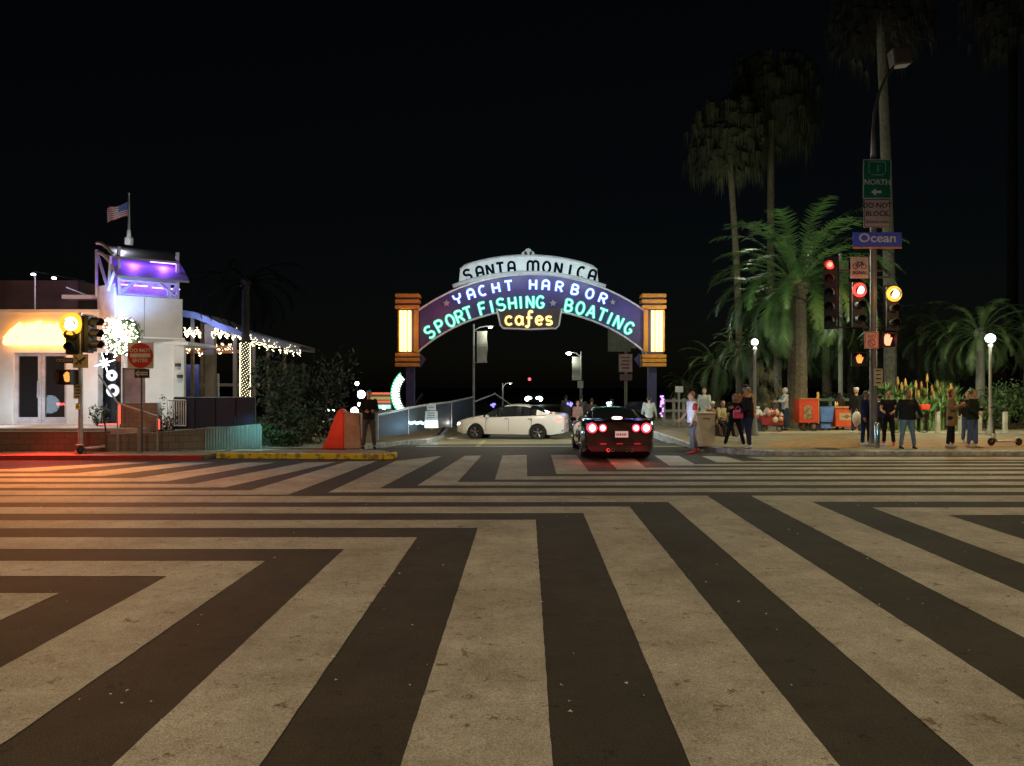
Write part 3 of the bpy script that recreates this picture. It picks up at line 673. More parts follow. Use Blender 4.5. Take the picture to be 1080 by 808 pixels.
# wreath of lights
wr = thing('light_wreath', 'round wreath covered in glowing white bulbs on the tower wall', 'wreath', (gx(129, 22.95), 22.95, gz(355, 22.95)))
q = MB(); ring = [(.40 * cos(a * pi / 10), 0, .40 * sin(a * pi / 10)) for a in range(21)]
q.tube(ring, .14, 8, False); 
for i in range(260):
    a = random.random() * 6.28; rr = random.uniform(.2, .6); b = random.uniform(-.1, .12); c = Vector((rr*cos(a), b, rr*sin(a))); d = Vector((random.gauss(0, 1), random.gauss(0, 1), random.gauss(0, 1))).normalized() * .07; e = d.cross(Vector((.3, .5, .8))).normalized() * .02
    q.add([c - d, c + e, c + d, c - e], [(0, 1, 2, 3)])
q.build('greenery', LEAF, wr)
BULB = glow('warm_white_bulb', (1, .88, .56), 5)
q = MB()
for i in range(230):
    a = random.random() * 6.28; rr = random.uniform(.06, .58) ** .85; q.ball((rr*cos(a), -.17 - random.random() * .05, rr*sin(a)), random.uniform(.014, .028), 5, 4)
tag(q.build('fairy_lights', glow('wreath_bulb', (1, .95, .78), 9), wr), kind='stuff')
lamp('wreath_glow', (gx(129, 22.5), 22.5, gz(355, 22.5)), 12, (1, .93, .7), 'POINT', .3)
# window behind with star ornament and round white decorations
wd = LM(RO); wd.box(((wx0 + wx1) / 2, YF + .55, (TZ + wz1) / 2), (wx1 - wx0 + .3, .04, wz1 - TZ + .2)); wd.build('window', GLASS, rb)
bp_ = LM(RO); dvec = (R_ + off - LA).normalized(); pa = LA + dvec * .69 ; pb = LA + dvec * 1.33; n3 = Vector((dvec.y, -dvec.x)) 
bp_.vprism([pa - n3 * .1, pb - n3 * .1, pb - n3 * .16, pa - n3 * .16], TZ, Z(388)); bp_.build('brown_door', mat('door_brown', (.17, .08, .06), .6), rb)
so = MB()
c0 = Vector((0, 0, 0))
for k in range(8):
    a = k * pi / 4 + .3; Ln = .32 if k % 2 == 0 else .16; so.tube([c0, (Ln * cos(a), 0, Ln * sin(a))], [.03, .008], 5)
so_ = tag(so.build('star_ornament', glow('star_white', (.95, .97, 1), 8)), 'bright white glowing star hanging in the window left of the brown door', 'star ornament'); so_.location = P(110.5, 383, YF - .35)
lo = MB()
for (a, b, r_) in ((118, 396, .20), (119, 412, .25)):
    c = P(a, b, 23.2) - P(117, 400, 23.2); lo.lathe([(r_ * .55 + .06 * cos(t * pi / 4), .06 * sin(t * pi / 4)) for t in range(9)], c, 14, Matrix.Rotation(R(90), 3, 'X'))
lo_ = tag(lo.build('ring_decoration', glow('soft_white', (.9, .92, 1), .7)), 'stack of softly lit white rings in the window under the star', 'decoration'); lo_.location = P(117, 400, 23.2)
# terrace platform and front planter walls
tf = LM(RO); tf.vprism([(-22, 21.3), (X(150, 21.3), 21.3), (gx(196, 23), 23), (gx(196, 23), 26), (-22, 26)], 0, TZ - .01); tf.build('terrace', BEIG, rb)
def lowwall(name, label, pts, zt_, m_, th=.22, cap=True, z0=0.0):
    q = MB(); o = Vector((pts[0][0], pts[0][1], 0)); 
    for (a, b) in zip(pts, pts[1:]):
        A = Vector(a[:2]); Bq = Vector(b[:2]); d = (Bq - A).normalized(); n_ = Vector((-d.y, d.x)) * th
        ca = [A, Bq, Bq + n_, A + n_]; za, zb = a[2], b[2]
        vs = [(p.x - o.x, p.y - o.y, z0) for p in ca] + [(ca[0].x - o.x, ca[0].y - o.y, za), (ca[1].x - o.x, ca[1].y - o.y, zb), (ca[2].x - o.x, ca[2].y - o.y, zb), (ca[3].x - o.x, ca[3].y - o.y, za)]
        q.add(vs, [(0,3,2,1),(4,5,6,7),(0,1,5,4),(1,2,6,5),(2,3,7,6),(3,0,4,7)])
    t = q.build(name, m_); t.location = o; tag(t, label, 'wall'); return t
def stonemat(name, c1, c2, sx=3.0):
    m = mat(name, c1, .85, col2=c2, scale=8, bump=.4); n = m.node_tree; b = n.nodes['Principled BSDF']
    br = n.nodes.new('ShaderNodeTexBrick'); br.inputs['Scale'].default_value = sx; br.inputs['Mortar Size'].default_value = .012; br.inputs['Color1'].default_value = (*c1, 1); br.inputs['Color2'].default_value = (*c2, 1); br.inputs['Mortar'].default_value = (*[q * .6 for q in c2], 1)
    tc = n.nodes.new('ShaderNodeTexCoord'); mp = n.nodes.new('ShaderNodeMapping'); mp.inputs['Rotation'].default_value = (R(90), 0, 0)
    n.links.new(tc.outputs['Object'], mp.inputs[0]); n.links.new(mp.outputs[0], br.inputs['Vector']); n.links.new(br.outputs['Color'], b.inputs['Base Color']); return m
lowwall('planter_wall', 'low reddish-brown stone wall under the restaurant doors', [(-22, 21.0, .66), (gx(112, 21), 21.0, .66)], .66, stonemat('stone_red', (.16, .10, .075), (.13, .08, .06), 1.6))
lowwall('stair_wall', 'brownish beige block wall beside the stair rail, below the wreath', [(gx(126, 21.6), 21.6, gz(425, 21.6)), (gx(166, 21.6), 21.6, gz(425, 21.6))], 0, stonemat('stone_brown', (.22, .16, .11), (.19, .135, .09), 2), .3)
lowwall('ramp_wall', 'long low wall along the pavement that climbs towards the pier side', [(gx(112, 21.0) + .01, 21.0, gz(458, 21)), (gx(166, 21.1), 21.1, gz(456, 21.1)), (gx(216, 21.4), 21.4, gz(452, 21.4))], 0, stonemat('stone_grey', (.18, .15, .115), (.15, .125, .10), 1.4))
# corrugated end
q = MB(); x0, x1 = gx(217, 21.4), gx(275, 21.9); N_ = 20; ptsc = []
for i in range(N_ * 4 + 1):
    t = i / (N_ * 4); ptsc.append((x0 + (x1 - x0) * t, 21.4 + .5 * t + .04 * (1 if (i // 2) % 2 else -1)))
vs = []; 
for i, (x, y) in enumerate(ptsc): 
    t = i / (N_ * 4); zt_ = gz(452 - 5 * t, 21.4 + .5 * t); vs += [(x - x0, y - 21.4, 0), (x - x0, y - 21.4, zt_)]
q.add(vs, [(2*i, 2*i+2, 2*i+3, 2*i+1) for i in range(N_ * 4)])
q.add([(p[0] - x0, p[1] - 21.4 + .12, z) for p in (ptsc[0], ptsc[-1]) for z in (0, gz(450, 21.6))], [(0, 1, 3, 2)])
q = tag(q.build('corrugated_wall', mat('ribbed_metal', (.38, .42, .38), .5, .2, col2=(.28, .32, .29), scale=2), fix=False), 'ribbed metal wall at the end of the ramp wall, washed by a teal light', 'wall'); q.location = (x0, 21.4, 0)
lamp('teal_wash', (gx(285, 21.2), 21.3, 1.3), 90, (.3, .95, 1), 'SPOT', .05, (R(40), 0, R(55)), 90, .8)
lamp('teal_wash', (gx(310, 22.6), 22.6, 1.2), 14, (.3, .9, 1), 'POINT', .1)
# dark windscreen fence
wf = thing('windscreen_fence', 'dark screened fence on top of the ramp wall below the wrapped column', 'fence', (gx(184, 22), 22, 0))
q = MB(); xw = gx(272, 22.2) - gx(184, 22); q.prism([(0, gz(453, 22)), (xw, gz(448, 22)), (xw, gz(420, 22)), (0, gz(420, 22))], 'y', -.02, .02); q.build('screen', mat('dark_screen', (.012, .018, .05), .5, col2=(.02, .01, .025), scale=.8), wf)
q = MB(); q.tube([(0, 0, gz(419.5, 22)), (xw, 0, gz(419.5, 22))], .03, 6); q.build('top_rail', BLK, wf)
for i in range(5): q = MB(); q.tube([(xw * i / 4, -.03, .6), (xw * i / 4, -.03, gz(420, 22))], .025, 6); q.build('post', BLK, wf)
# white picket railing
pr = thing('picket_railing', 'short railing of pale upright bars between the shrub and the dark screened fence', 'railing', (gx(177, 21.9), 21.9, .6))
zz0, zz1 = gz(449, 21.9) - .6, gz(422, 21.9) - .6; wv = gx(196, 21.9) - gx(177, 21.9)
for i in range(9): q = MB(); q.box((wv * i / 8, 0, (zz0 + zz1) / 2), (.025, .025, zz1 - zz0)); q.build('picket', WHT, pr)
for z_ in (zz0, zz1): q = MB(); q.tube([(0, 0, z_), (wv, 0, z_)], .022, 6); q.build('rail', WHT, pr)
# stair hand rail
hr = thing('stair_handrail', 'thin grey handrail sloping down in front of the white window and stone walls', 'handrail', P(104, 478, 20.8) * 1)
hr.location = (gx(104, 20.8), 20.8, .1)
def W2L(px, py, d, o): v = P(px, py, d) - Vector(o.location); return tuple(v)
q = MB(); q.tube([W2L(104, 395, 20.8, hr), W2L(124, 425, 20.8, hr), W2L(166, 439, 20.8, hr), W2L(166, 455, 20.8, hr)], .025, 6); q.build('rail', STEEL, hr)
for px, a in ((124, 425), (166, 440)): q = MB(); q.tube([W2L(px, a, 20.8, hr), W2L(px, 477, 20.8, hr)], .022, 6); q.build('post', STEEL, hr)
# red LED strips on the stair
q = MB(); o_ = P(126, 447, 21.2); q.tube([W2L(126, 426, 21.2, type('o', (), {'location': o_})), (0, 0, 0)], .03, 5); q.tube([(0, 0, 0), tuple(P(104, 448, 21.2) - o_)], .02, 5)
q = tag(q.build('red_light_strip', glow('red_led', (1, .10, .07), 1.6)), 'red glowing strip edging the stair beside the stone wall', 'light strip'); q.location = o_
q = MB(); q.tube([(0, 0, 0), (0, 0, .28)], .03, 5); q = tag(q.build('red_light_strip', MATS['red_led']), 'short red glowing strip at the foot of the handrail, left of the shrub', 'light strip'); q.location = P(167.5, 453, 21.3)
lamp('red_spill', P(128, 440, 20.7), 3, (1, .1, .07), 'POINT', .2)
# red wash on the near kerb and pavement, from the signals and the red sign lights
lamp('red_wash', (gx(38, 20.2) , 20.45, 1.6), 700, (1, .05, .03), 'SPOT', .4, (R(-38), 0, R(10)), 130, .8)
lamp('orange_wash', (gx(77, 20), 19.8, 3.3), 2600, (1, .34, .05), 'SPOT', .2, (R(-62), 0, R(24)), 100, 1)
lamp('sign_wash', (gx(45, 21.6), 21.8, Z(356)), 60, (1, .30, .10), 'POINT', .7)
lamp('door_light', (gx(8, 22.6), 22.4, 1.3), 42, (.62, .82, 1), 'POINT', .3); lamp('door_light', (gx(96, 22.4), 22.3, 1.6), 40, (.62, .82, 1), 'POINT', .3); lamp('wall_light', (gx(178, 22.1), 22.1, 1.5), 34, (.62, .9, 1), 'POINT', .3); lamp('tower_fill', (gx(168, 21.0), 20.8, 4.2), 170, (1, .95, .88), 'POINT', .3)  # tower lamp is unseen, added to brighten the tower wall
# ---------------- terrace pavilion
pv = thing('patio_pavilion', 'open patio pavilion with a curved roof edge lit blue and strings of white lights', 'pavilion', (gx(230, 27), 27, 0)); PO = Vector(pv.location)
curve = [(192, 327), (205, 329), (218, 334), (232, 341), (250, 347), (270, 352.5), (290, 358), (316, 365)]
rf = LM(PO)
for (a, b) in zip(curve, curve[1:]):
    A = P(a[0], a[1], 26); Bq = P(b[0], b[1], 26); A2 = A + Vector((-.5, 4, .1)); B2_ = Bq + Vector((-.5, 4, .1)); dz = Vector((0, 0, -.17))
    rf.add([A, Bq, B2_, A2, A + dz, Bq + dz, B2_ + dz, A2 + dz], [(0,1,2,3),(7,6,5,4),(0,4,5,1),(3,2,6,7)])
rf.build('roof', mat('pavilion_roof', (.35, .33, .34), .7), pv)
fb = LM(PO)
for (a, b) in zip(curve, curve[1:]):
    A = P(a[0], a[1], 25.95); Bq = P(b[0], b[1], 25.95); dz = Vector((0, 0, -.22)); fb.add([A, Bq, Bq + dz, A + dz, A + Vector((0, .04, 0)), Bq + Vector((0, .04, 0)), Bq + dz + Vector((0, .04, 0)), A + dz + Vector((0, .04, 0))], [(0,1,2,3),(7,6,5,4),(0,4,5,1),(3,2,6,7)])
fb.build('fascia', mat('fascia_grey', (.22, .22, .28), .6), pv)
for px, d, w_ in ((203, 26.3, .1), (222, 26.5, .32), (248, 26.6, .12), (268, 27, .1), (283, 28, .1), (300, 28, .1), (213, 30, .1), (256, 30.5, .1)):
    q = LM(PO); zt2 = gz(interp(px, curve) + 6, d); q.box((gx(px, d), d, zt2 / 2), (w_, w_ * .8, zt2)); q.build('post', mat('pavilion_post', (.22, .17, .12), .7), pv)
q = LM(PO); q.box((gx(201, 28), 28, 1.35), (gx(210, 28) - gx(192, 28), .1, 2.6)); q.build('blue_panel', mat('blue_panel', (.04, .07, .32), .6), pv)
for z_, pxa, pxb, d in ((366, 193, 245, 29), (371, 193, 262, 29)): q = LM(PO); q.box(((gx(pxa, d) + gx(pxb, d)) / 2, d, gz(z_, d)), (gx(pxb, d) - gx(pxa, d), .1, .12)); q.build('beam', mat('warm_beam', (.35, .12, .06), .7), pv)
q = LM(PO); q.box((gx(232, 31), 31, gz(406, 31)), (3.2, .06, .12)); q.tube([P(230, 394, 30), P(230, 418, 30)], .05, 6); q.build('patio_heater', STEEL, pv)
lamp('blue_fascia_light', P(206, 338, 25.2), 34, (.3, .5, 1), 'POINT', .1); lamp('blue_fascia_light', P(222, 345, 25.4), 25, (.25, .3, 1), 'POINT', .1)
lamp('patio_lamp', P(200, 372, 27.6), 25, (1, .75, .45), 'POINT', .2); lamp('patio_lamp', P(235, 372, 27.6), 25, (1, .75, .45), 'POINT', .2)
def string_lights(name, label, path, n, spread, d, s=.0155):
    o = P(path[0][0], path[0][1], d); q = MB(); w_ = MB()
    for i in range(n):
        t = random.random() * (len(path) - 1); k = int(t); t -= k; px = path[k][0] + (path[k+1][0] - path[k][0]) * t; py = path[k][1] + (path[k+1][1] - path[k][1]) * t
        py += (sin(px * .9) * .35 + random.uniform(-.6, .6)) * spread; q.ball(P(px, py, d + random.uniform(-.12, .12)) - o, random.uniform(s * .6, s * 1.25), 5, 3)
    for a, b in zip(path, path[1:]): w_.tube([P(a[0], a[1] - 2, d) - o, P((a[0]+b[0])/2, (a[1]+b[1])/2 - 1, d) - o, P(b[0], b[1] - 2, d) - o], .008, 4)
    t = w_.build(name, BLK); t.location = o; tag(t, label, 'string lights', 'strings of white lights on the patio'); tag(q.build('fairy_lights', BULB, t), kind='stuff')
string_lights('string_lights', 'upper string of white lights along the left bays of the patio roof', [(194, 350), (212, 351)], 150, 6, 26.2)
string_lights('string_lights', 'upper string of white lights between the thick post and the wrapped column', [(223, 350), (244, 352), (254, 352)], 220, 7, 26.2)
string_lights('string_lights', 'lower dimmer string of lights behind the left posts', [(194, 368), (211, 368)], 80, 6, 29, .016)
string_lights('string_lights', 'lower dimmer string of lights behind the middle posts', [(224, 369), (247, 367)], 100, 6, 29, .016)
string_lights('string_lights', 'string of white lights running down the right edge of the patio roof', [(262, 358), (275, 363), (290, 365), (305, 369), (317, 371)], 200, 7, 26.0)
string_lights('string_lights', 'two small ceiling clusters of light under the patio beams', [(204, 360), (211, 375), (238, 360)], 14, 1.5, 27.0, .035)
# ================================================================ VEGETATION
def frond_mesh(mb, base, az, el, Ln, droop, leaf=.46, n=46, w_=.030):
    """pinnate frond"""
    p = Vector(base); d0 = el; pts = []; step = Ln / n; e = el
    for i in range(n + 1):
        pts.append(p.copy()); t = i / n
        p = p + Vector((cos(az) * cos(e), sin(az) * cos(e), sin(e))) * step
        e -= droop / n * (0.5 + 1.2 * t)
    mb.tube(pts[::3], [max(.005, .02 * (1 - j / (n / 3))) for j in range(len(pts[::3]))], 4, False)
    for i in range(3, n + 1):
        t = i / n; a = (pts[i] - pts[i-1]).normalized(); side = a.cross(Vector((0, 0, 1)))
        if side.length < .01: side = Vector((1, 0, 0))
        side.normalize(); up = side.cross(a)
        ll = leaf * Ln / 3 * (sin(min(1, t * 1.25) * pi * .5) if t < .7 else cos((t - .7) / .3 * pi * .42)) * random.uniform(.8, 1.1)
        for sg in (-1, 1):
            dr = (side * sg * .85 + a * .65 + up * random.uniform(.0, .25) - Vector((0, 0, random.uniform(.1, .45)))).normalized()
            tip = pts[i] + dr * ll; wv = a * w_ * Ln / 3
            mb.add([pts[i] - wv, pts[i] + wv, tip], [(0, 1, 2)])
def bulk(mb, name, m, parent, smooth=False): return mb.build(name, m, parent, smooth, fix=False)
def date_palm(label, loc, th, tr, fl, nf, group=None, m=None, tm=None, lean=0, up0=80, low=-35, tr_top=None):
    t = thing('palm_tree', label, 'palm tree', loc, 0, group)
    q = MB(); pts = []; rs = []
    n = 26
    for i in range(n + 1):
        z = th * i / n; pts.append((lean * (i / n) ** 2, 0, z)); rs.append(tr * (1.12 - .25 * i / n + (.05 if i % 2 else 0)) if i else tr * 1.25)
    q.tube(pts, rs, 12); q.ball((lean, 0, th), (tr * 1.5, tr * 1.5, tr * 1.6)); q.build('trunk', tm or BARK, t, smooth=False)
    c = MB(); G_ = 2.39996
    for i in range(nf):
        f_ = (i + .5) / nf; el = R(up0 + (low - up0) * f_ ** .85 + random.uniform(-6, 6)); az = i * G_ + random.uniform(-.15, .15)
        frond_mesh(c, (lean + cos(az) * tr * .6, sin(az) * tr * .6, th + tr * .6 - f_ * tr), az, el, fl * random.uniform(.85, 1.08) * (1 - .15 * f_), R(85 + 25 * f_), n=46)
    bulk(c, 'crown', m or FROND, t); return t
GP = 'palm trees behind the right pavement'
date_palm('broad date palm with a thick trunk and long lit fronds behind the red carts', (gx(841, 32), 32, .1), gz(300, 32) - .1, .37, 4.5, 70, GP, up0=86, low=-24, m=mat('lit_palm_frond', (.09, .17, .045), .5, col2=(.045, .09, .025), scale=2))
date_palm('slimmer palm trunk close left of the broad date palm', (gx(820, 33), 33, .1), gz(322, 33) - .1, .17, 3.3, 36, GP, m=FROND, tm=BARKP, up0=60, low=-60)
date_palm('short bushy palm behind the flower cart, left of the two lit trunks', (gx(797, 34), 34, .1), gz(366, 34) - .1, .27, 2.1, 34, GP, up0=70, low=-40)
date_palm('thin-trunked low palm standing left of the globe lamp behind the group', (gx(779, 38), 38, .1), gz(372, 38) - .1, .14, 1.9, 30, GP, up0=75, low=-40)
date_palm('low dark palm right of the arch pylon', (gx(724, 44), 44, .05), gz(408, 44) - .05, .2, 1.6, 34, GP, up0=70, low=-20, m=FROND)
date_palm('pale straight-trunked palm with a wide feathery crown left of the globe lamp post', (gx(1034, 32), 32, .1), gz(352, 32) - .1, .17, 2.6, 40, GP, tm=BARKP, up0=75, low=-25, m=FROND)
date_palm('leafy palm crown at the right edge of the view', (gx(1085, 34), 34, .1), gz(345, 34) - .1, .2, 2.4, 36, GP, up0=75, low=-35)
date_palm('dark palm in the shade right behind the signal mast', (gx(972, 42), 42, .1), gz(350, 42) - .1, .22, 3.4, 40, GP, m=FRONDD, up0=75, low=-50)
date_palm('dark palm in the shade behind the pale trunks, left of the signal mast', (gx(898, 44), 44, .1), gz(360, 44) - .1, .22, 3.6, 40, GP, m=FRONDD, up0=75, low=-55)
date_palm('unlit feathery palm standing over the patio, its trunk wrapped in lights', (gx(259, 25.4), 25.4, 0), gz(300, 25.4), .13, 2.3, 30, None, m=mat('unlit_patio_frond', (.006, .007, .005), 1.0, spec=0, col2=(.004, .005, .003)), tm=mat('unlit_patio_trunk', (.035, .03, .025), .95, col2=(.02, .018, .015)), up0=55, low=-35)  # night darkness is put into the frond and trunk colours
# lights wound around that trunk
q = MB(); o = Vector((gx(258.5, 25.4), 25.4, gz(420, 25.4))); hh = gz(361, 25.4) - o.z
for i in range(300):
    a = i * 2.4; q.ball((.17 * cos(a), .17 * sin(a), hh * i / 300), .013, 5, 3)
for i in range(1): pass
w_ = MB(); w_.tube([(.16 * cos(i * .8), .16 * sin(i * .8), hh * i / 120) for i in range(121)], .006, 4)
t = w_.build('trunk_light_wrap', BLK); t.location = o; tag(t, 'column of small white lights wound round the patio palm trunk', 'string lights'); tag(q.build('fairy_lights', BULB, t), kind='stuff')
lamp('trunk_glow', o + Vector((.6, -.9, .8)), 6, (1, .93, .7), 'POINT', .3)
def fan_palm(label, loc, th, tr, cw_, skirt, group, n=520, m=FRONDD, lean=0, tm=None):
    t = thing('fan_palm', label, 'palm tree', loc, 0, group)
    q = MB(); n_ = 20; q.tube([(lean * (i / n_) ** 2, 0, th * i / n_) for i in range(n_ + 1)], [tr * (1.3 - .5 * i / n_ + (.04 if i % 2 else 0)) for i in range(n_ + 1)], 10); q.build('trunk', tm or BARK, t)
    c = MB()
    for i in range(n):
        # a drooping fan leaf: petiole out, blade segments hanging down
        az = random.random() * 6.283; el = random.uniform(-.7, 1.1); z = th + random.uniform(-skirt * .45, .4); r0 = cw_ * random.uniform(.35, 1) * max(.25, cos(el * .8))
        tip = Vector((lean + cos(az) * r0, sin(az) * r0, z + sin(el) * cw_ * .55)); base = Vector((lean, 0, z)); c.tube([base, base.lerp(tip, .5) + Vector((0, 0, .2)), tip], .012, 3, False)
        for k in range(9):
            a2 = az + (k - 4) * .22; L2 = random.uniform(.5, 1.0) * skirt * .28; out = Vector((cos(a2), sin(a2), 0)) * L2 * .28; wv = Vector((-sin(a2), cos(a2), 0)) * .028
            m_ = tip + out + Vector((0, 0, -.25 * L2)); e_ = tip + out * 1.25 + Vector((0, 0, -L2)); c.add([tip - wv, tip + wv, m_ + wv, m_ - wv, e_], [(0, 1, 2, 3), (3, 2, 4)])
    bulk(c, 'crown', m, t); return t
GF = 'tall fan palms with drooping skirts'
fan_palm('tall fan palm with the higher shaggy crown, top of the pair', (gx(813, 44), 44, 0), gz(82, 44), .2, 2.5, 6.5, GF, 640)
fan_palm('tall fan palm with the lower shaggy crown, left of the pair', (gx(781, 42), 42, 0), gz(128, 42), .17, 2.0, 4.8, GF, 520, lean=-.8)
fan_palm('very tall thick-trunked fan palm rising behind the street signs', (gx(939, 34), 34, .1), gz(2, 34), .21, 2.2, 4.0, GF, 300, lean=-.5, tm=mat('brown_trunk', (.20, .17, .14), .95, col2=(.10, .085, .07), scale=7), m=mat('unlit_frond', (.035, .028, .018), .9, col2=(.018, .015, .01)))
fan_palm('tall fan palm whose dim crown shows at the top right corner', (gx(1068, 36), 36, .1), gz(-5, 36), .2, 2.2, 4.0, GF, 300, tm=mat('unlit_trunk', (.008, .007, .006), 1.0, spec=0, col2=(.005, .005, .004)), m=mat('unlit_frond', (.035, .028, .018)))  # darkened trunk and frond colours stand in for the missing light
fan_palm('scraggy low palm with a frayed dry trunk behind the flower cart', (gx(806, 31), 31, .1), gz(398, 31) - .1, .12, .7, 2.0, GF, 60)
def shrub(label, loc, size, n=900, leaf=.09, m=LEAF, name='shrub', stem=True, cat='shrub', group=None, clumps=14):
    t = thing(name, label, cat, loc, 0, group); sx, sy, sz = size
    c = MB(); cl = [(Vector((random.uniform(-.42, .42) * sx, random.uniform(-.4, .4) * sy, random.uniform(.12, .85) * sz)), random.uniform(.18, .34)) for _ in range(clumps)]
    for i in range(n):
        cc, rr = random.choice(cl); d = Vector((random.gauss(0, 1), random.gauss(0, 1), random.gauss(0, 1))).normalized() * rr * random.uniform(.6, 1.1); p = cc + Vector((d.x * sx * .8, d.y * sy * .8, d.z * sz * .8))
        if p.z < .02: p.z = random.uniform(.02, .2)
        a = Vector((random.gauss(0, 1), random.gauss(0, 1), random.gauss(0, 1))).normalized() * leaf * random.uniform(.6, 1.2); b = a.cross(Vector((random.gauss(0, 1), random.gauss(0, 1), 1))).normalized() * leaf * .35
        c.add([p - a, p + b, p + a, p - b], [(0, 1, 2, 3)])
    bulk(c, 'foliage', m, t)
    q = MB()
    for cc, rr in cl[:8]: q.tube([(cc.x * .2, cc.y * .2, 0), (cc.x * .6, cc.y * .6, cc.z * .5), tuple(cc)], [.035, .025, .01], 5)
    q.build('stem', BARK, t); return t
LEAFD = mat('dull_leaf', (.045, .06, .022), .8, col2=(.02, .03, .012), scale=2)
shrub('big leafy bush beside the light-wrapped palm trunk', (gx(300, 24), 24.4, .0), (2.3, 1.6, gz(372, 24)), 2600, .11, m=LEAFD, clumps=26)
shrub('tall dark tree-like bush behind the leafy bush and the red barrier', (gx(334, 28), 28.5, -.5), (2.2, 1.5, gz(372, 28.5) + .5), 2200, .12, m=mat('dark_leaf', (.02, .035, .018), .8, col2=(.012, .02, .01), scale=2), clumps=22)
shrub('reddish shrub in a planter between the stone wall and the picket railing', (gx(173, 21.5), 21.6, .1), (.5, .4, gz(419, 21.5)), 420, .06, m=mat('reddish_leaf', (.09, .05, .03), .8, col2=(.04, .03, .02)))
shrub('blue-lit spiky ground shrub behind the end of the ribbed wall', (gx(290, 22.8), 22.9, 0), (1.3, .6, gz(446, 22.8)), 800, .10, m=LEAF)
shrub('low bush under the window beside the stair rail', (gx(107, 22.5), 22.4, TZ), (.5, .4, .6), 300, .05, m=LEAFD)
date_palm('dim mid-green palm filling the dark behind the red signal heads', (gx(872, 40), 40, .1), gz(345, 40) - .1, .22, 3.6, 44, GP, up0=75, low=-50)
date_palm('dim bushy palm filling the dark left of the broad date palm', (gx(755, 41), 41, .1), gz(385, 41) - .1, .2, 2.4, 38, GP, up0=75, low=-45)
date_palm('dim palm between the signal mast and the wide feathery palm', (gx(1003, 38), 38, .1), gz(358, 38) - .1, .2, 3.0, 42, GP, up0=75, low=-50)
GH = 'hedges and shrubs behind the low white posts'
shrub('green hedge at the far right behind the globe lamp post', (gx(1068, 31), 31, .1), (3.0, 1.8, gz(402, 31)), 2600, .085, group=GH, clumps=26, m=mat('hedge_leaf', (.085, .15, .05), .7, col2=(.045, .08, .028), scale=3))
shrub('dense hedge between the pale palm trunk and the lamp post', (gx(1020, 32), 32.5, .1), (2.6, 1.5, gz(418, 32)), 1500, .08, group=GH, m=mat('hedge_leaf', (.085, .15, .05)))
shrub('dark low shrub behind the man with the white cap', (gx(905, 36), 36, .1), (3, 1.5, 1.4), 1200, .09, group=GH, m=LEAFD)
shrub('dark shrub behind the blue bin and the red cart', (gx(862, 36), 36, .1), (2.6, 1.5, 1.5), 1100, .09, group=GH, m=LEAFD)
# aloe bed: green rosettes with orange flower spikes
al = thing('aloe_bed', 'bed of bright green aloes with upright orange flower spikes', 'flower bed', (gx(978, 30), 30.3, .12))
c = MB(); tp_ = MB()
for i in range(120):
    x = random.uniform(-1.7, 2.0); y = random.uniform(-.6, 1.2); hb = random.uniform(.3, 1.45) * (1.1 if y > .2 else .75)
    for k in range(22):
        a = random.random() * 6.28; L_s = random.uniform(.3, .55); el = random.uniform(.2, 1.3); b = Vector((x, y, hb)); e = b + Vector((cos(a) * cos(el), sin(a) * cos(el), sin(el))) * L_s; m_ = b.lerp(e, .5) + Vector((0, 0, -.03)); wv = Vector((-sin(a), cos(a), 0)) * .03
        c.add([b - wv, b + wv, m_ + wv * .9, m_ - wv * .9, e], [(0, 1, 2, 3), (3, 2, 4)])
    c.tube([(x, y, 0), (x, y, hb)], .04, 5)
bulk(c, 'foliage', mat('aloe_green', (.18, .30, .10), .5, col2=(.10, .19, .06), scale=4), al)
sp = [(947, 397), (955, 399), (951, 403), (966, 401), (972, 402), (978, 394), (983, 406), (989, 401), (1003, 404), (961, 409), (985, 412), (969, 411), (1000, 409), (1007, 410), (992, 408), (975, 409)]
for (px, py) in sp:
    y = 30.3 + random.uniform(-.2, .8); b = Vector((gx(px, y) - al.location.x, y - 30.3, 0)); tz = gz(py, y) - .12
    q = MB(); q.tube([b + Vector((0, 0, .6)), b + Vector((0, 0, tz - .1))], .012, 4); 
    q.tube([b + Vector((0, 0, tz - .30)), b + Vector((0, 0, tz - .2)), b + Vector((0, 0, tz))], [.035, .05, .012], 7)
    for k in range(18):
        zz = tz - .30 + .27 * k / 18; a = k * 2.4; q.tube([b + Vector((0, 0, zz)), b + Vector((cos(a) * .06, sin(a) * .06, zz - .04))], [.012, .006], 4)
    q.build('flower_spike', mat('aloe_flower', (.50, .28, .08), .7), al)
# low white posts in front of the bed
for i, px in enumerate((887, 962, 989, 1013, 1033, 1060)):
    if i == 0: continue
    q = MB(); d = 28.6; q.box((0, 0, .38), (.13, .13, .76)); q.box((0, 0, .775), (.15, .15, .03)); t = q.build('wooden_post', mat('post_pale', (.50, .48, .42), .7), bevel=.01); t.location = (gx(px, d), d, SW)
    tag(t, ['', 'low pale post just right of the bicycle wheel', 'low pale post left of the woman in the tan coat, behind her', 'low pale post between the tan coat and the dark jacket', 'low pale post behind the scooter handlebar', 'low pale post right of the globe lamp post, in front of the hedge'][i], 'post', 'low pale posts along the flower bed')
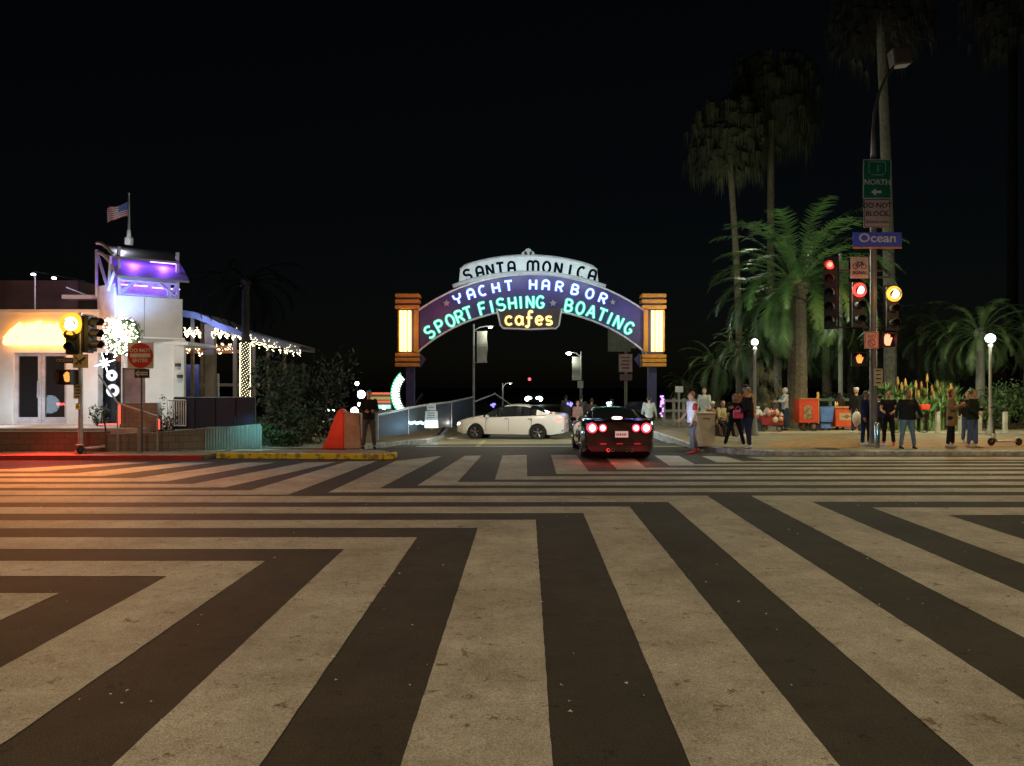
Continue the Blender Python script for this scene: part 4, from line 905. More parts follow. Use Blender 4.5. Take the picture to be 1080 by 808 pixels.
# globe lamp posts
def globe_lamp(label, px, pytop, d, r_, pw, z0=.12):
    t = thing('globe_street_lamp', label, 'street lamp', (gx(px, d), d, z0), 0, 'globe lamps of the park'); zt_ = gz(pytop, d) - z0
    q = MB(); q.lathe([(.16, 0), (.16, .1), (.1, .2), (.08, .5), (.055, .6), (.05, zt_ - .3), (.09, zt_ - .25), (.05, zt_ - .15), (0, zt_ - .15)], n=12); q.build('pole', mat('lamp_pole', (.20, .19, .17), .6), t, smooth=True)
    q = MB(); q.ball((0, 0, zt_), r_, 14, 10); q.build('globe', glow('globe_white', (.92, 1, .88), 6), t, smooth=True)
    q = MB(); q.lathe([(.05, zt_ - r_ - .06), (r_ * .7, zt_ - r_ * .8), (r_ * .6, zt_ - r_ * .75)], n=12); q.build('collar', BLK, t)
    lamp('globe_light', (gx(px, d), d - r_ - .12, z0 + zt_), pw, (.92, 1, .80), 'POINT', .12)
globe_lamp('globe street lamp on a dark pole beside the scooter, near the right edge', 1044.5, 357, 27.5, .165, 230)
globe_lamp('small distant globe lamp among the palm fronds above the flower cart', 796, 361, 27.3, .12, 60)
# unseen lamps added to brighten palms and aloe bed; the spots light the pavement
lamp('park_light', (gx(805, 25.5), 25.5, 5.6), 430, (.78, 1, .66), 'POINT', .2)
lamp('park_light', (gx(720, 38), 38, 5.0), 110, (.85, 1, .62), 'POINT', .2)
lamp('park_light', (gx(790, 36), 36, 9.0), 420, (.85, 1, .62), 'POINT', .2)
lamp('park_light', (gx(1000, 27.5), 27.6, 3.9), 480, (.9, 1, .7), 'POINT', .2)
lamp('park_light', (gx(1010, 24.5), 24.5, 8.5), 1500, (1, .60, .18), 'SPOT', .2, (0, 0, 0), 125, .6)
lamp('park_light', (gx(850, 24.5), 24.5, 8.5), 420, (1, .66, .25), 'SPOT', .2, (0, 0, 0), 125, .6)
# ================================================================ PEOPLE
def V3(x, y, z): return Vector((x, y, z))
CL = {}
def cloth(name, c, rough=.85): 
    return mat('cloth_' + name, c, rough, col2=tuple(q * .7 for q in c), scale=12, spec=.12)
def limb(mb, pts, rs, n=10):
    """smooth tapering limb through joints"""
    P_, R_l = [], []
    for i in range(len(pts) - 1):
        for t in (0, .33, .66): P_.append(pts[i].lerp(pts[i+1], t)); R_l.append(rs[i] + (rs[i+1] - rs[i]) * t)
    P_.append(pts[-1]); R_l.append(rs[-1]); mb.tube(P_, R_l, n)
def person(label, loc, rz=0, h=1.7, skin=None, hair=None, top=('navy', (.03, .03, .05)), legs=('jeans', (.08, .12, .22)), shoes=('shoe_dark', (.03, .03, .03)),
           armL=(5, 8, 15, 0), armR=(5, 8, 15, 0), legL=(4, 3, 4), legR=(-4, 3, 2), lean=2, head=(0, 0), sit=False, coat=0.0, longhair=0, hat=None, hood=None, sleeves=1.0, stout=1.0, group=None, skirt=None, turnhip=0):
    skin = skin or SKIN1; hair = HAIRK if hair is None else hair
    t = thing('person', label, 'person', loc, rz, group); s = h / 1.72
    ph = .46 if sit else .92
    pel = V3(0, 0, ph); lr = R(lean)
    def up(p, d): return p + V3(0, -sin(lr), cos(lr)) * d
    waist = up(pel, .16); chest = up(pel, .38); neck = up(pel, .53); hd = up(pel, .55) + V3(0, -.01 - sin(lr) * .1, .135 * cos(lr))
    joints = {}
    for sd, a in ((1, armL), (-1, armR)):
        sh = up(pel, .485) + V3(sd * .175 * (stout * .3 + .7), 0, 0); p, ab, el, inn = a
        def dr(p_, ab_, in_): return V3(sd * (sin(R(ab_)) * cos(R(in_)) - sin(R(in_))), -sin(R(p_)) * cos(R(ab_)), -cos(R(p_)) * cos(R(ab_))).normalized()
        e = sh + dr(p, ab, 0) * .29; w = e + dr(p + el, ab * .6, inn) * .25; hn = dr(p + el + 6, ab * .4, inn)
        joints[sd] = (sh, e, w, hn)
    leg = {}
    for sd, a in ((1, legL), (-1, legR)):
        p, ab, kn = a; hp = pel + V3(sd * .09, 0, -.02)
        def dl(p_): return V3(sd * sin(R(ab)), -sin(R(p_)), -cos(R(p_))).normalized()
        k = hp + dl(p) * .42; an = k + dl(p - kn) * .41; leg[sd] = (hp, k, an)
    low = min(leg[1][2].z, leg[-1][2].z) - .075
    def fix(v): return V3(v.x, v.y, v.z - low if not sit else v.z) * s
    # ---- body, one continuous surface
    b = MB(); fx = fix
    yaw = Matrix.Rotation(R(head[0]), 3, 'Z') @ Matrix.Rotation(R(head[1]), 3, 'X')
    HC = fx(hd)
    def hv(x, y, z): return HC + yaw @ (V3(x, y, z) * s)
    def ell(pts, n=12):
        rings = []
        for c, rx, ry in pts: c = fx(c); rings.append([c + V3(rx * cos(2*pi*k/n), ry * sin(2*pi*k/n), 0) * s for k in range(n)])
        return rings
    b.loft(ell([(pel - V3(0, 0, .09), .12, .09), (pel, .155 * stout, .11 * stout), (waist, .13 * stout, .095 * stout), (chest, .165, .11), (up(pel, .47), .16, .09), (up(pel, .52), .07, .065)]))
    limb(b, [fx(up(pel, .48)), fx(up(pel, .60))], [.056 * s, .05 * s])
    b.ball(hv(0, .01, .015), (.076 * s, .095 * s, .105 * s), 14, 10, yaw); b.ball(hv(0, -.025, -.055), (.055 * s, .062 * s, .06 * s), 12, 8, yaw)
    b.tube([hv(0, -.085, .02), hv(0, -.105, -.015), hv(0, -.09, -.025)], [.009 * s, .015 * s, .012 * s], 6)
    for sd in (1, -1): b.ball(hv(sd * .077, .01, -.005), (.012 * s, .022 * s, .032 * s), 8, 6, yaw)
    for sd in (1, -1):
        sh, e, w, hn = joints[sd]; limb(b, [fx(sh), fx(e), fx(w)], [.048 * s, .038 * s, .027 * s]); b.ball(fx(sh), .055 * s)
        hp, k, an = leg[sd]; limb(b, [fx(hp), fx(k), fx(an)], [.08 * s, .055 * s, .038 * s])
    me = remeshed(b, .019)
    # hands: palm, four unequal bent fingers and a thumb; face details
    hb = MB()
    for sd in (1, -1):
        sh, e, w, hn = joints[sd]; W = fx(w); fwd = V3(0, -1, 0); pn = hn.cross(fwd)
        ax = hn.cross(V3(sd, 0, 0)); ax = ax.normalized() if ax.length > .1 else V3(0, 1, 0); inn = ax.cross(hn).normalized() * 1
        if inn.x * sd > 0: inn = -inn
        hb.tube([W - hn * .01 * s, W + hn * .045 * s, W + hn * .085 * s], [(.022 * s, .018 * s), (.040 * s, .015 * s), (.036 * s, .012 * s)], 8)
        for j, (o_, ln) in enumerate(((-.028, .068), (-.009, .078), (.010, .073), (.027, .058))):
            r0 = W + hn * .078 * s + ax * o_ * s; p1 = r0 + (hn * .55 + inn * .1) * ln * s; p2 = p1 + (hn * .35 + inn * .35) * ln * s; hb.tube([r0, p1, p2], [.0095 * s, .0085 * s, .0065 * s], 6)
        r0 = W + hn * .03 * s - ax * .03 * s; p1 = r0 + (hn * .5 - ax * .6 + inn * .25) * .045 * s; hb.tube([r0, p1, p1 + (hn * .8 + inn * .4) * .03 * s], [.013 * s, .0105 * s, .008 * s], 6)
    f0 = len(hb.f); hb.mi = 1
    for sd in (1, -1): hb.ball(hv(sd * .031, -.083, .022), (.012 * s, .006 * s, .006 * s), 8, 5, yaw); hb.tube([hv(sd * .018, -.089, .04), hv(sd * .046, -.08, .041)], .005 * s, 5)
    hb.mi = 2; hb.tube([hv(-.022, -.083, -.052), hv(0, -.09, -.05), hv(.022, -.083, -.052)], [.003 * s, .007 * s, .003 * s], 5)
    me2 = hb.mesh('h'); bm = bmesh.new(); bm.from_mesh(me); nb = len(bm.faces); bm.from_mesh(me2); bmesh.ops.recalc_face_normals(bm, faces=bm.faces); bm.faces.ensure_lookup_table()
    for i, f in enumerate(bm.faces): f.material_index = hb.m[i - nb] if i >= nb else 0; f.smooth = True
    me3 = bpy.data.meshes.new('body'); bm.to_mesh(me3); bm.free(); bpy.data.meshes.remove(me); bpy.data.meshes.remove(me2)
    for q in (skin, mat('eye_dark', (.02, .015, .012), .3), mat('lips', (.35, .10, .09), .5)): me3.materials.append(q)
    o = bpy.data.objects.new('body', me3); COL.objects.link(o); o.parent = t
    # ---- trousers
    q = MB()
    q.loft(ell([(pel - V3(0, 0, .10), .125 * stout, .10 * stout), (pel, .17 * stout, .125 * stout), (up(pel, .1), .15 * stout, .11 * stout)]))
    for sd in (1, -1):
        hp, k, an = leg[sd]; a2 = k.lerp(an, .93); limb(q, [fx(hp), fx(k), fx(a2)], [.096 * s * stout, .068 * s, .06 * s])
    meshobj('trousers', remeshed(q, .022, 3), cloth(*legs), t)
    # ---- top
    q = MB()
    lowz = -.10 - coat
    rings = []
    if coat: rings += [(pel - V3(0, -.0, coat), .20 * stout, .15 * stout), (pel - V3(0, 0, coat * .5), .19 * stout, .145 * stout)]
    rings += [(pel - V3(0, 0, .07), .178 * stout, .135 * stout), (waist, .165 * stout, .125 * stout), (chest, .185 * (.5 + stout * .5), .13 * stout), (up(pel, .455), .172, .10), (up(pel, .50), .125, .085), (up(pel, .535), .07, .068)]
    if sit: rings = rings[-5:]
    q.loft(ell(rings))
    for sd in (1, -1):
        sh, e, w, hn = joints[sd]; q.ball(fx(sh), .068 * s)
        if sleeves >= 1: limb(q, [fx(sh), fx(e), fx(w)], [.066 * s, .055 * s, .043 * s])
        elif sleeves > 0: limb(q, [fx(sh), fx(sh.lerp(e, sleeves))], [.066 * s, .060 * s])
    topo = meshobj('jacket' if sleeves >= 1 else 'shirt', remeshed(q, .022, 3), cloth(*top), t)
    if skirt: pass
    # ---- shoes
    for sd in (1, -1):
        q = MB(); hp, k, an = leg[sd]; A = fx(an); z0 = A.z - .075 * s; oy = -.0
        if sit: z0 = max(0, z0)
        pr = [(.07, .028, .07), (.04, .036, .085), (-.02, .040, .075), (-.09, .044, .05), (-.15, .040, .035), (-.175, .022, .02)]
        q.loft([[V3(A.x + wq * cos(2*pi*j/10) * s, A.y + y * s, max(z0, z0 + (hq * .5 + hq * .5 * sin(2*pi*j/10)) * s)) for j in range(10)] for y, wq, hq in pr])
        q.build('shoe', cloth(*shoes), t, smooth=True)
    # ---- hair / hat / hood
    if hair:
        q = MB(); q.ball(hv(0, .02, .035), (.086 * s, .100 * s, .098 * s), 16, 10, yaw)
        # keep the face open
        q2 = MB(); bm = bmesh.new(); me = q.mesh('x'); bm.from_mesh(me); bpy.data.meshes.remove(me)
        for v in list(bm.verts):
            l = yaw.transposed() @ (v.co - HC) / s
            if l.y < -.045 and l.z < .075: bm.verts.remove(v)
        me = bpy.data.meshes.new('hair'); bm.to_mesh(me); bm.free()
        if longhair:
            bm = bmesh.new(); bm.from_mesh(me); q3 = MB(); q3.loft([[hv(wq * cos(2*pi*j/12), .05 + dq * sin(2*pi*j/12), z) for j in range(12)] for z, wq, dq in ((.04, .08, .05), (-.06, .085, .055), (-.06 - longhair * .6, .085, .045), (-.06 - longhair, .05, .025))])
            m4 = q3.mesh('y'); bm.from_mesh(m4); bpy.data.meshes.remove(m4); bm.to_mesh(me); bm.free()
        meshobj('hair', me, hair, t)
    if hat:
        q = MB(); q.lathe([(.098 * s, 0), (.100 * s, .03 * s), (.085 * s, .075 * s), (.05 * s, .1 * s), (0, .105 * s)], hv(0, .01, .055), 14, yaw)
        if hat[0] == 'cap': q.tube([hv(0, -.08, .06), hv(0, -.16, .052)], [(.07 * s, .008), (.055 * s, .006)], 8)
        q.build('hat', cloth(*hat[1:]), t, smooth=True)
    if hood:
        q = MB(); q.ball(hv(0, .03, .02), (.105 * s, .112 * s, .125 * s), 14, 10, yaw); me = q.mesh('x'); bm = bmesh.new(); bm.from_mesh(me)
        for v in list(bm.verts):
            l = yaw.transposed() @ (v.co - HC) / s
            if l.y < -.055: bm.verts.remove(v)
        bm.to_mesh(me); bm.free(); meshobj('hood', me, cloth(*hood), t)
    t['_j'] = [tuple(fx(joints[1][2] + joints[1][3] * .08)), tuple(fx(joints[-1][2] + joints[-1][3] * .08))]
    return t
def at(px, py, z=SW): g_ = G(px, py, z); return (g_.x, g_.y, z)
def hand_pos(t, which=1):
    v = Vector(t['_j'][0 if which == 1 else 1]); r = Matrix.Rotation(t.rotation_euler.z, 3, 'Z') @ v; return Vector(t.location) + r
BLACKT = ('black', (.02, .02, .022)); JEANS = ('jeans', (.07, .11, .20)); WSH = ('shoe_white', (.6, .6, .6)); DSH = ('shoe_dark', (.03, .03, .03))
# man in black on the island (arms folded in front)
person('man in a black jacket standing on the island beside the red barrier, arms crossed', at(389, 473.5, .125), R(15), 1.66, top=BLACKT, legs=('grey_trousers', (.09, .09, .11)), armL=(12, 12, 75, 38), armR=(12, 12, 70, 38), legL=(3, 5, 3), legR=(-2, 5, 2), stout=1.1)
# white jersey man
p = person('young man in a white sleeveless jersey and red shoes stepping off the kerb', at(730, 478, .01), R(-75), 1.72, top=('white_jersey', (.82, .84, .92)), legs=('grey_jeans', (.20, .22, .27)), shoes=('red', (.6, .06, .05)), hair=mat('ginger_hair', (.35, .12, .04), .6), armL=(-2, 6, 25, 5), armR=(8, 6, 40, 5), legL=(8, 2, 8), legR=(-12, 2, 8), sleeves=.25, skin=SKIN1)
lamp('jersey_fill', P(712, 436, 20.9), 30, (.7, .8, 1), 'POINT', .2)  # unseen fill lamp added to brighten the white jersey
q = MB(); j = Vector((0, 0, 0)); q.tube([V3(.185, 0, 1.40), V3(.205, -.03, 1.22)], [.072, .066], 10); q.build('sleeve', cloth('red_sleeve', (.45, .04, .04)), p, smooth=True)
# trio
person('woman in black with a pink bag, facing us, middle of the three on the corner', at(775, 471.5), R(-10), 1.56, top=BLACKT, legs=('black_trousers', (.02, .02, .025)), shoes=WSH, armL=(20, 12, 85, 25), armR=(25, 12, 90, 25), legL=(2, 14, 4), legR=(2, 16, 4), longhair=.12, stout=1.12, skin=SKIN2, hair=HAIRB)
man3 = person('tall man in a dark jacket, right of the woman with the pink bag', at(789, 472.5), R(-80), 1.72, top=BLACKT, legs=('navy_trousers', (.03, .04, .09)), shoes=WSH, armL=(15, 5, 60, 5), armR=(20, 8, 70, 5), legL=(4, 3, 5), legR=(-5, 3, 6), head=(0, 12), stout=1.2, hair=mat('sandy_hair', (.30, .16, .08), .7))
person('man in a dark cap and orange hood half hidden behind the couple on the corner', at(786, 466), R(5), 1.78, top=('orange_brown', (.45, .18, .06)), legs=('navy_trousers', (.03, .04, .09)), shoes=WSH, hat=('cap', 'navy_cap', (.03, .04, .08)), legL=(2, 3, 2), legR=(2, 3, 2))
pb = thing('handbag', 'bright pink handbag held in front of the woman in black', 'bag', P(778.5, 436, 22.0)); q = MB(); q.box((0, 0, -.02), (.27, .10, .24)); q.build('bag_body', mat('pink_leather', (.75, .05, .20), .5), pb, bevel=.02)
q = MB(); q.tube([V3(-.08, 0, .1)] + [V3(-.08 + .16 * i / 8, 0, .1 + .1 * sin(pi * i / 8)) for i in range(9)], .01, 6); q.build('handle', mat('pink_leather', (.75, .05, .2)), pb)
q = MB(); q.lathe([(.09, 0), (.12, .12), (.11, .3), (.085, .3), (.1, .12), (.08, .02)], n=10); q.tube([V3(-.09, 0, .3), V3(0, 0, .42), V3(.09, 0, .3)], .008, 5)
o = tag(q.build('shopping_bag', mat('white_plastic', (.65, .62, .60), .5), smooth=True), 'small white carrier bag on the pavement between the feet of the couple', 'bag'); o.location = at(783, 468.2)
# seated and standing vendors behind
SGV = 'people sitting and standing behind the corner'
person('person in a pale yellow top sitting on the bench behind the concrete bin', at(762, 459.5), R(15), 1.7, sit=True, top=('pale_yellow', (.42, .36, .20)), legs=('black_trousers', (.02, .02, .025)), armL=(25, 12, 55, 25), armR=(25, 12, 55, 25), legL=(80, 8, 75), legR=(80, 8, 70), longhair=.15, group=SGV)
person('person in a reddish patterned top sitting left of the one in pale yellow', at(751, 459.5), R(0), 1.62, sit=True, top=('patterned_red', (.32, .14, .10)), legs=('brown_trousers', (.14, .08, .06)), armL=(30, 10, 60, 20), armR=(30, 10, 50, 20), legL=(80, 8, 75), legR=(80, 8, 70), hat=('cap', 'white_cap', (.6, .6, .6)), group=SGV)
person('person in a white wrap with dark hair behind the concrete bin', at(743, 457), R(-30), 1.68, top=('white_wrap', (.5, .5, .46)), legs=('black_trousers', (.02, .02, .025)), coat=.15, longhair=.1, group=SGV)
lw = MB(); lw.box((0, 0, .21), (1.9, .45, .42)); lw.box((0, 0, .44), (2.0, .5, .05)); o = tag(lw.build('stone_bench', mat('bench_stone', (.20, .17, .14), .8), bevel=.015), 'low stone bench behind the concrete bin with two people sitting on it', 'bench'); v = at(757, 459.5); o.location = (v[0], v[1] + .18, v[2] - .02)
hp_ = person('vendor in a pale grey hooded sweatshirt and jeans standing beside the flower cart', at(828, 454), R(-80), 1.66, top=('pale_grey', (.42, .46, .50)), legs=('dark_jeans', (.03, .06, .11)), hood=('pale_grey', (.42, .46, .50)), armL=(35, 6, 60, 5), armR=(30, 6, 60, 5), hair=False)
person('person in dark clothes with long black hair behind the red cart', at(885.5, 452.5), R(190), 1.45, top=('dark_red_black', (.05, .02, .02)), legs=('black_trousers', (.02, .02, .025)), longhair=.25, stout=1.2)
wc = person('person in a white cap and dark clothes, left of the right signal pole', at(903, 457), R(150), 1.66, top=BLACKT, legs=('dark_jeans', (.03, .06, .11)), shoes=WSH, hat=('beanie', 'white_cap', (.6, .6, .6)), armR=(5, 20, 5, 0), hair=False)
o = thing('carrier_bag', 'white plastic bag hanging between the red cart and the signal pole', 'bag', P(903.5, 436, 26.5)); q = MB(); q.ball((0, 0, -.18), (.16, .10, .25), 10, 8); q.build('bag_body', MATS['white_plastic'], o, smooth=True); q = MB(); q.tube([V3(-.05, 0, .03), V3(0, 0, .17), V3(.05, 0, .03)], .012, 5); q.build('handle', MATS['white_plastic'], o)
# right corner group
a = person('person in a navy jacket with a red stripe, mostly hidden behind the signal pole', at(913, 470), R(25), 1.62, top=('navy', (.03, .03, .08)), legs=('navy_trousers', (.03, .04, .09)), skin=SKIN2, legL=(3, 3, 3), legR=(0, 3, 2))
q = MB(); q.box(V3(.03, -.14, 1.18), (.035, .01, .2)); q.build('red_stripe', glow('red_reflector', (1, .06, .10), .5), a)
person('person in black trousers and red trainers with bare forearms, right of the signal pole', at(937, 469.5), R(-25), 1.62, top=BLACKT, legs=('black_trousers', (.02, .02, .025)), shoes=('red', (.6, .06, .05)), armL=(15, 8, 55, 30), armR=(15, 8, 60, 20), legL=(6, 4, 3), legR=(-4, 3, 2), sleeves=.5, skin=SKIN1, hair=HAIRB)
person('heavy-set person in a black jacket and pale jeans, facing us, right of the red trainers', at(957, 473), R(-5), 1.66, top=BLACKT, legs=('pale_jeans', (.17, .22, .30)), shoes=DSH, armL=(4, 22, 25, 0), armR=(2, 22, 12, 0), legL=(2, 7, 3), legR=(2, 7, 3), stout=1.4, skin=SKIN2)
person('small dark figure just behind the signal pole, between the navy and black jackets', at(928, 466), R(170), 1.5, top=('navy', (.03, .03, .08)), legs=('navy_trousers', (.03, .04, .09)), shoes=WSH)
person('woman in a long tan coat and black leggings, arms held in front', at(1003, 471.5), R(55), 1.68, top=('tan_coat', (.26, .17, .10)), legs=('black_trousers', (.02, .02, .025)), shoes=WSH, coat=.30, longhair=.18, armL=(12, 8, 100, 30), armR=(12, 8, 112, 28), hair=HAIRB)
person('person in a dark green jacket and blue jeans with pale shoes, next to the scooter', at(1026, 471.5), R(35), 1.66, top=('dark_green', (.025, .035, .025)), legs=('blue_jeans', (.10, .16, .34)), shoes=('cream_shoe', (.6, .52, .45)), armL=(5, 10, 95, 30), armR=(0, 10, 60, 25), stout=1.15, coat=.08)
person('person in dark clothes mostly hidden behind the one in the dark green jacket', at(1020.5, 467), R(-30), 1.6, top=BLACKT, legs=('blue_jeans', (.10, .16, .34)), shoes=WSH)
# people down the ramp, beyond the cars
def ramp_person(label, px, d, rz, **k): return person(label, (gx(px, d), d, ramp_z(d)), rz, group='people walking on the pier ramp', **k)
ramp_person('man in a pale grey shirt walking on the ramp beside the right pylon', 684.5, 31, R(170), h=1.75, top=('pale_shirt', (.5, .52, .52)), legs=('black_trousers', (.02, .02, .025)), armL=(5, 14, 15, 0), armR=(5, 14, 15, 0))
ramp_person('person in a pinkish top on the ramp, beyond the gap between the two cars', 609, 33, R(20), h=1.6, top=('pinkish', (.35, .22, .20)), longhair=.15)
ramp_person('person in a grey hooded top seen above the dark car roof on the left', 613, 35.5, R(170), h=1.85, top=('grey_top', (.12, .11, .12)))
ramp_person('person in a brown jacket above the middle of the dark car roof', 624, 35, R(160), h=1.72, top=('brown_jacket', (.14, .08, .05)))
ramp_person('person in a dark jacket left of the sign pole, beyond the dark car', 645, 34, R(150), h=1.68, top=('dark_red_black', (.05, .02, .02)))
ramp_person('small far figure in grey walking right of the white car', 597, 40, R(180), h=1.8, top=('grey_top', (.12, .11, .12)))
# ================================================================ CARS
def wheel(parent, x, y, r, side, rim, spokes=5, w_=.2):
    t = MB(); M = Matrix.Rotation(R(90), 3, 'X')
    pr = [(r*.62, -w_/2), (r*.9, -w_/2), (r, -w_*.35), (r, w_*.35), (r*.9, w_/2), (r*.62, w_/2), (r*.6, 0)]
    t.lathe(pr + [pr[0]], (x, y, r), 28, M); wq = t.build('wheel', TYRE, parent, smooth=True)
    q = MB(); yo = y + side * w_ * .42
    q.lathe([(r*.64, -.03), (r*.66, .0), (r*.6, .01), (r*.57, -.05)], (x, yo, r), 28, M)
    q.lathe([(0, -side*.02), (r*.14, -side*.015), (r*.12, .0)], (x, yo, r), 14, M)
    for k in range(spokes):
        a = 2*pi*k/spokes + .3
        for da in (-.12, .12): q.tube([(x + r*.1*cos(a), yo, r + r*.1*sin(a)), (x + r*.6*cos(a+da), yo + side*.01, r + r*.6*sin(a+da))], [.022, .026], 4)
    q.build('rim', rim, wq)
    q = MB(); q.lathe([(0, 0), (r*.6, 0)], (x, y + side * w_*.1, r), 20, M); q.build('brake_disc', mat('brake_dark', (.05, .045, .045), .6), wq)
def car(label, loc, rz, T, paint, rim, wheelx, wr, glassx, name='parked_car', pillars=(), track=.78):
    """x forward is negative (front at x=0, tail at x=L); width along y."""
    t = thing(name, label, 'car', loc, rz)
    Ln = T['L']; n = 110; S = [Ln * i / n for i in range(n + 1)]
    body = MB(); gl = MB()
    def arch_z(x):
        z = T['sill'](x)
        for wx in wheelx:
            d = abs(x - wx); ra = wr * 1.17
            if d < ra: z = max(z, wr + math.sqrt(ra*ra - d*d) * .98)
        return z
    ring = []
    for x in S:
        zt_, zb, w_, wt = interp(x, T['top']), interp(x, T['belt']), interp(x, T['w']), interp(x, T['wt']); za = arch_z(x); zs = T['sill'](x)
        zt_ = max(zt_, zb + .01); cab = max(0, min(1, (zt_ - zb - .03) / .35))
        zm = max(za + .02, zs + (zb - zs) * .5)
        zb4 = max(zb - .07, zm + .02)
        row = [(0, zs), (w_*.80, zs), (w_*.955, max(za, zs)), (w_*.995, max(za + .015, (zs + zm) * .5)), (w_, zm), (w_*.985, zb4), (w_*.955, max(zb, zb4 + .005))]
        wr_ = w_*.93 + (wt - w_*.93) * cab
        row += [(w_*.90, zb + .012)] if True else []
        row += [(wr_ if cab > 0 else w_*.8, max(zb + .016, zt_ - .05 * cab)), (wr_*.82 if cab > 0 else w_*.55, max(zb + .02, zt_ - .012)), (0, zt_ + .02)]
        ring.append(row)
    m = len(ring[0])
    for i in range(n):
        xm_ = (S[i] + S[i+1]) / 2
        for sg in (1, -1):
            for j in range(m - 1):
                a = ring[i][j]; b = ring[i+1][j]; c = ring[i+1][j+1]; d = ring[i][j+1]
                q4 = [(S[i], sg*a[0], a[1]), (S[i+1], sg*b[0], b[1]), (S[i+1], sg*c[0], c[1]), (S[i], sg*d[0], d[1])]
                if sg < 0: q4.reverse()
                isg = (j == 7 and glassx[0] < xm_ < glassx[3] and not any(p0 < xm_ < p1 for p0, p1 in pillars) and (ring[i][8][1] - ring[i][7][1]) > .06) or (j in (8, 9) and (glassx[0] < xm_ < glassx[1] or glassx[2] < xm_ < glassx[3]))
                if j <= 1 and any(abs(xm_ - wx) < wr * 1.1 for wx in wheelx): continue
                (gl if isg else body).add(q4, [(0, 1, 2, 3)])
    for xx, i in ((0, 0), (Ln, n)):
        pts = [(S[i], y, z) for y, z in ring[i]] + [(S[i], -y, z) for y, z in reversed(ring[i][1:-1])]
        body.add(pts, [tuple(range(len(pts)))])
    bo = body.build('body', paint, t, smooth=False)
    for p in bo.data.polygons: p.use_smooth = True
    me = bo.data; bm = bmesh.new(); bm.from_mesh(me); bmesh.ops.remove_doubles(bm, verts=bm.verts, dist=.0005); bmesh.ops.recalc_face_normals(bm, faces=bm.faces)
    for e in bm.edges:
        if len(e.link_faces) == 2 and e.calc_face_angle(0) > .6: e.smooth = False
    bm.to_mesh(me); bm.free()
    g_ = gl.build('window_glass', GLASS, t); me = g_.data; bm = bmesh.new(); bm.from_mesh(me); bmesh.ops.remove_doubles(bm, verts=bm.verts, dist=.0005); bm.to_mesh(me); bm.free()
    for p in me.polygons: p.use_smooth = True
    wq = MB()   # wheel wells and floor
    for wx in wheelx: wq.tube([(wx, -track - .0, wr), (wx, track, wr)], wr * 1.12, 16)
    wq.box((Ln/2, 0, .26), (Ln*.86, interp(Ln/2, T['w'])*1.5, .12)); wq.build('underbody', mat('black_underbody', (.01, .01, .01), .9), t)
    for wx in wheelx:
        for sd in (1, -1): wheel(t, wx, sd*(track + .02), wr, sd, rim)
    return t
# --- white sedan, nose to the left
LS = 4.62
TS = dict(L=LS, sill=lambda x: .24 + (.10 * max(0, 1 - x / .35) + .08 * max(0, (x - LS + .5) / .5)),
    top=[(0, .64), (.12, .76), (.5, .90), (1.05, .99), (1.2, 1.02), (1.6, 1.25), (1.9, 1.38), (2.2, 1.45), (2.55, 1.475), (2.9, 1.46), (3.2, 1.40), (3.55, 1.28), (3.9, 1.14), (4.1, 1.10), (4.5, 1.08), (4.62, 1.0)],
    belt=[(0, .60), (.12, .70), (.5, .83), (1.2, .93), (2.5, .98), (3.9, 1.04), (4.4, 1.03), (4.62, .92)],
    w=[(0, .62), (.08, .74), (.35, .85), (.8, .89), (2.3, .90), (3.8, .89), (4.3, .84), (4.55, .76), (4.62, .66)],
    wt=[(0, .7), (1.3, .72), (2.2, .62), (3.2, .62), (4.0, .68), (4.62, .6)])
WPAINT = mat('white_car_paint', (.86, .84, .80), .25, coat=.5, col2=(.84, .82, .78))
d = 33.0; yaw = R(-13)
sed = car('white four-door saloon car turning on the ramp, nose to the left, tail lights on', (0, 0, 0), yaw, TS, WPAINT, mat('alloy_grey', (.35, .32, .30), .35, .7), (.86, 3.55), .325, (1.22, 2.1, 3.2, 3.9), pillars=((3.50, 3.9),), track=.74)
cxs = gx(541, d); cs = Vector((LS/2 * cos(yaw), LS/2 * sin(yaw), 0)); sed.location = (cxs - cs.x, d - cs.y, ramp_z(d) - .02)
RED = glow('tail_light_red', (1, .06, .05), 5); REDW = glow('tail_light_hot', (1, .35, .32), 9)
def blob(parent, name, c, r, m, n=12, k=8): q = MB(); q.ball(c, r, n, k); return q.build(name, m, parent, smooth=True)
for sd in (1, -1):
    blob(sed, 'tail_light', (4.33, sd*.71, .88), (.26, .15, .085), glow('tail_light_pink', (1, .10, .08), 5)); 
    blob(sed, 'headlight', (.16, sd*.66, .66), (.12, .12, .055), glow('headlight_white', (1, .97, .9), 9 if sd < 0 else 6))
    q = MB(); q.box((1.42, sd*.96, .99), (.12, .2, .12)); q.build('wing_mirror', WPAINT, sed, bevel=.03)
blob(sed, 'reversing_light', (4.50, -.52, .88), (.10, .10, .05), REDW)
q = MB(); q.box((4.06, 0, 1.12), (.04, .28, .03)); q.build('brake_light', glow('brake_red', (1, .1, .08), 7), sed)
for px in (1.98, 2.98): q = MB(); q.box((px + .25, -.905, .90), (.17, .03, .025)); q.build('door_handle', mat('chrome', (.7, .7, .7), .15, 1), sed)
q = MB(); q.box((4.628, 0, .78), (.02, .5, .13)); q.build('licence_plate', WHT, sed)
q = MB()
for x in (1.35, 2.33, 3.30): q.box((x, -.899, .64), (.012, .012, .50))
q.build('door_seam', mat('seam', (.12, .11, .10), .7), sed)
q = MB(); q.tube([(x / 10, -(interp(x/10, TS['w']) * .958 + .004), interp(x/10, TS['belt']) + .008) for x in range(13, 40)], .008, 4); q.build('window_trim', MATS['chrome'], sed)
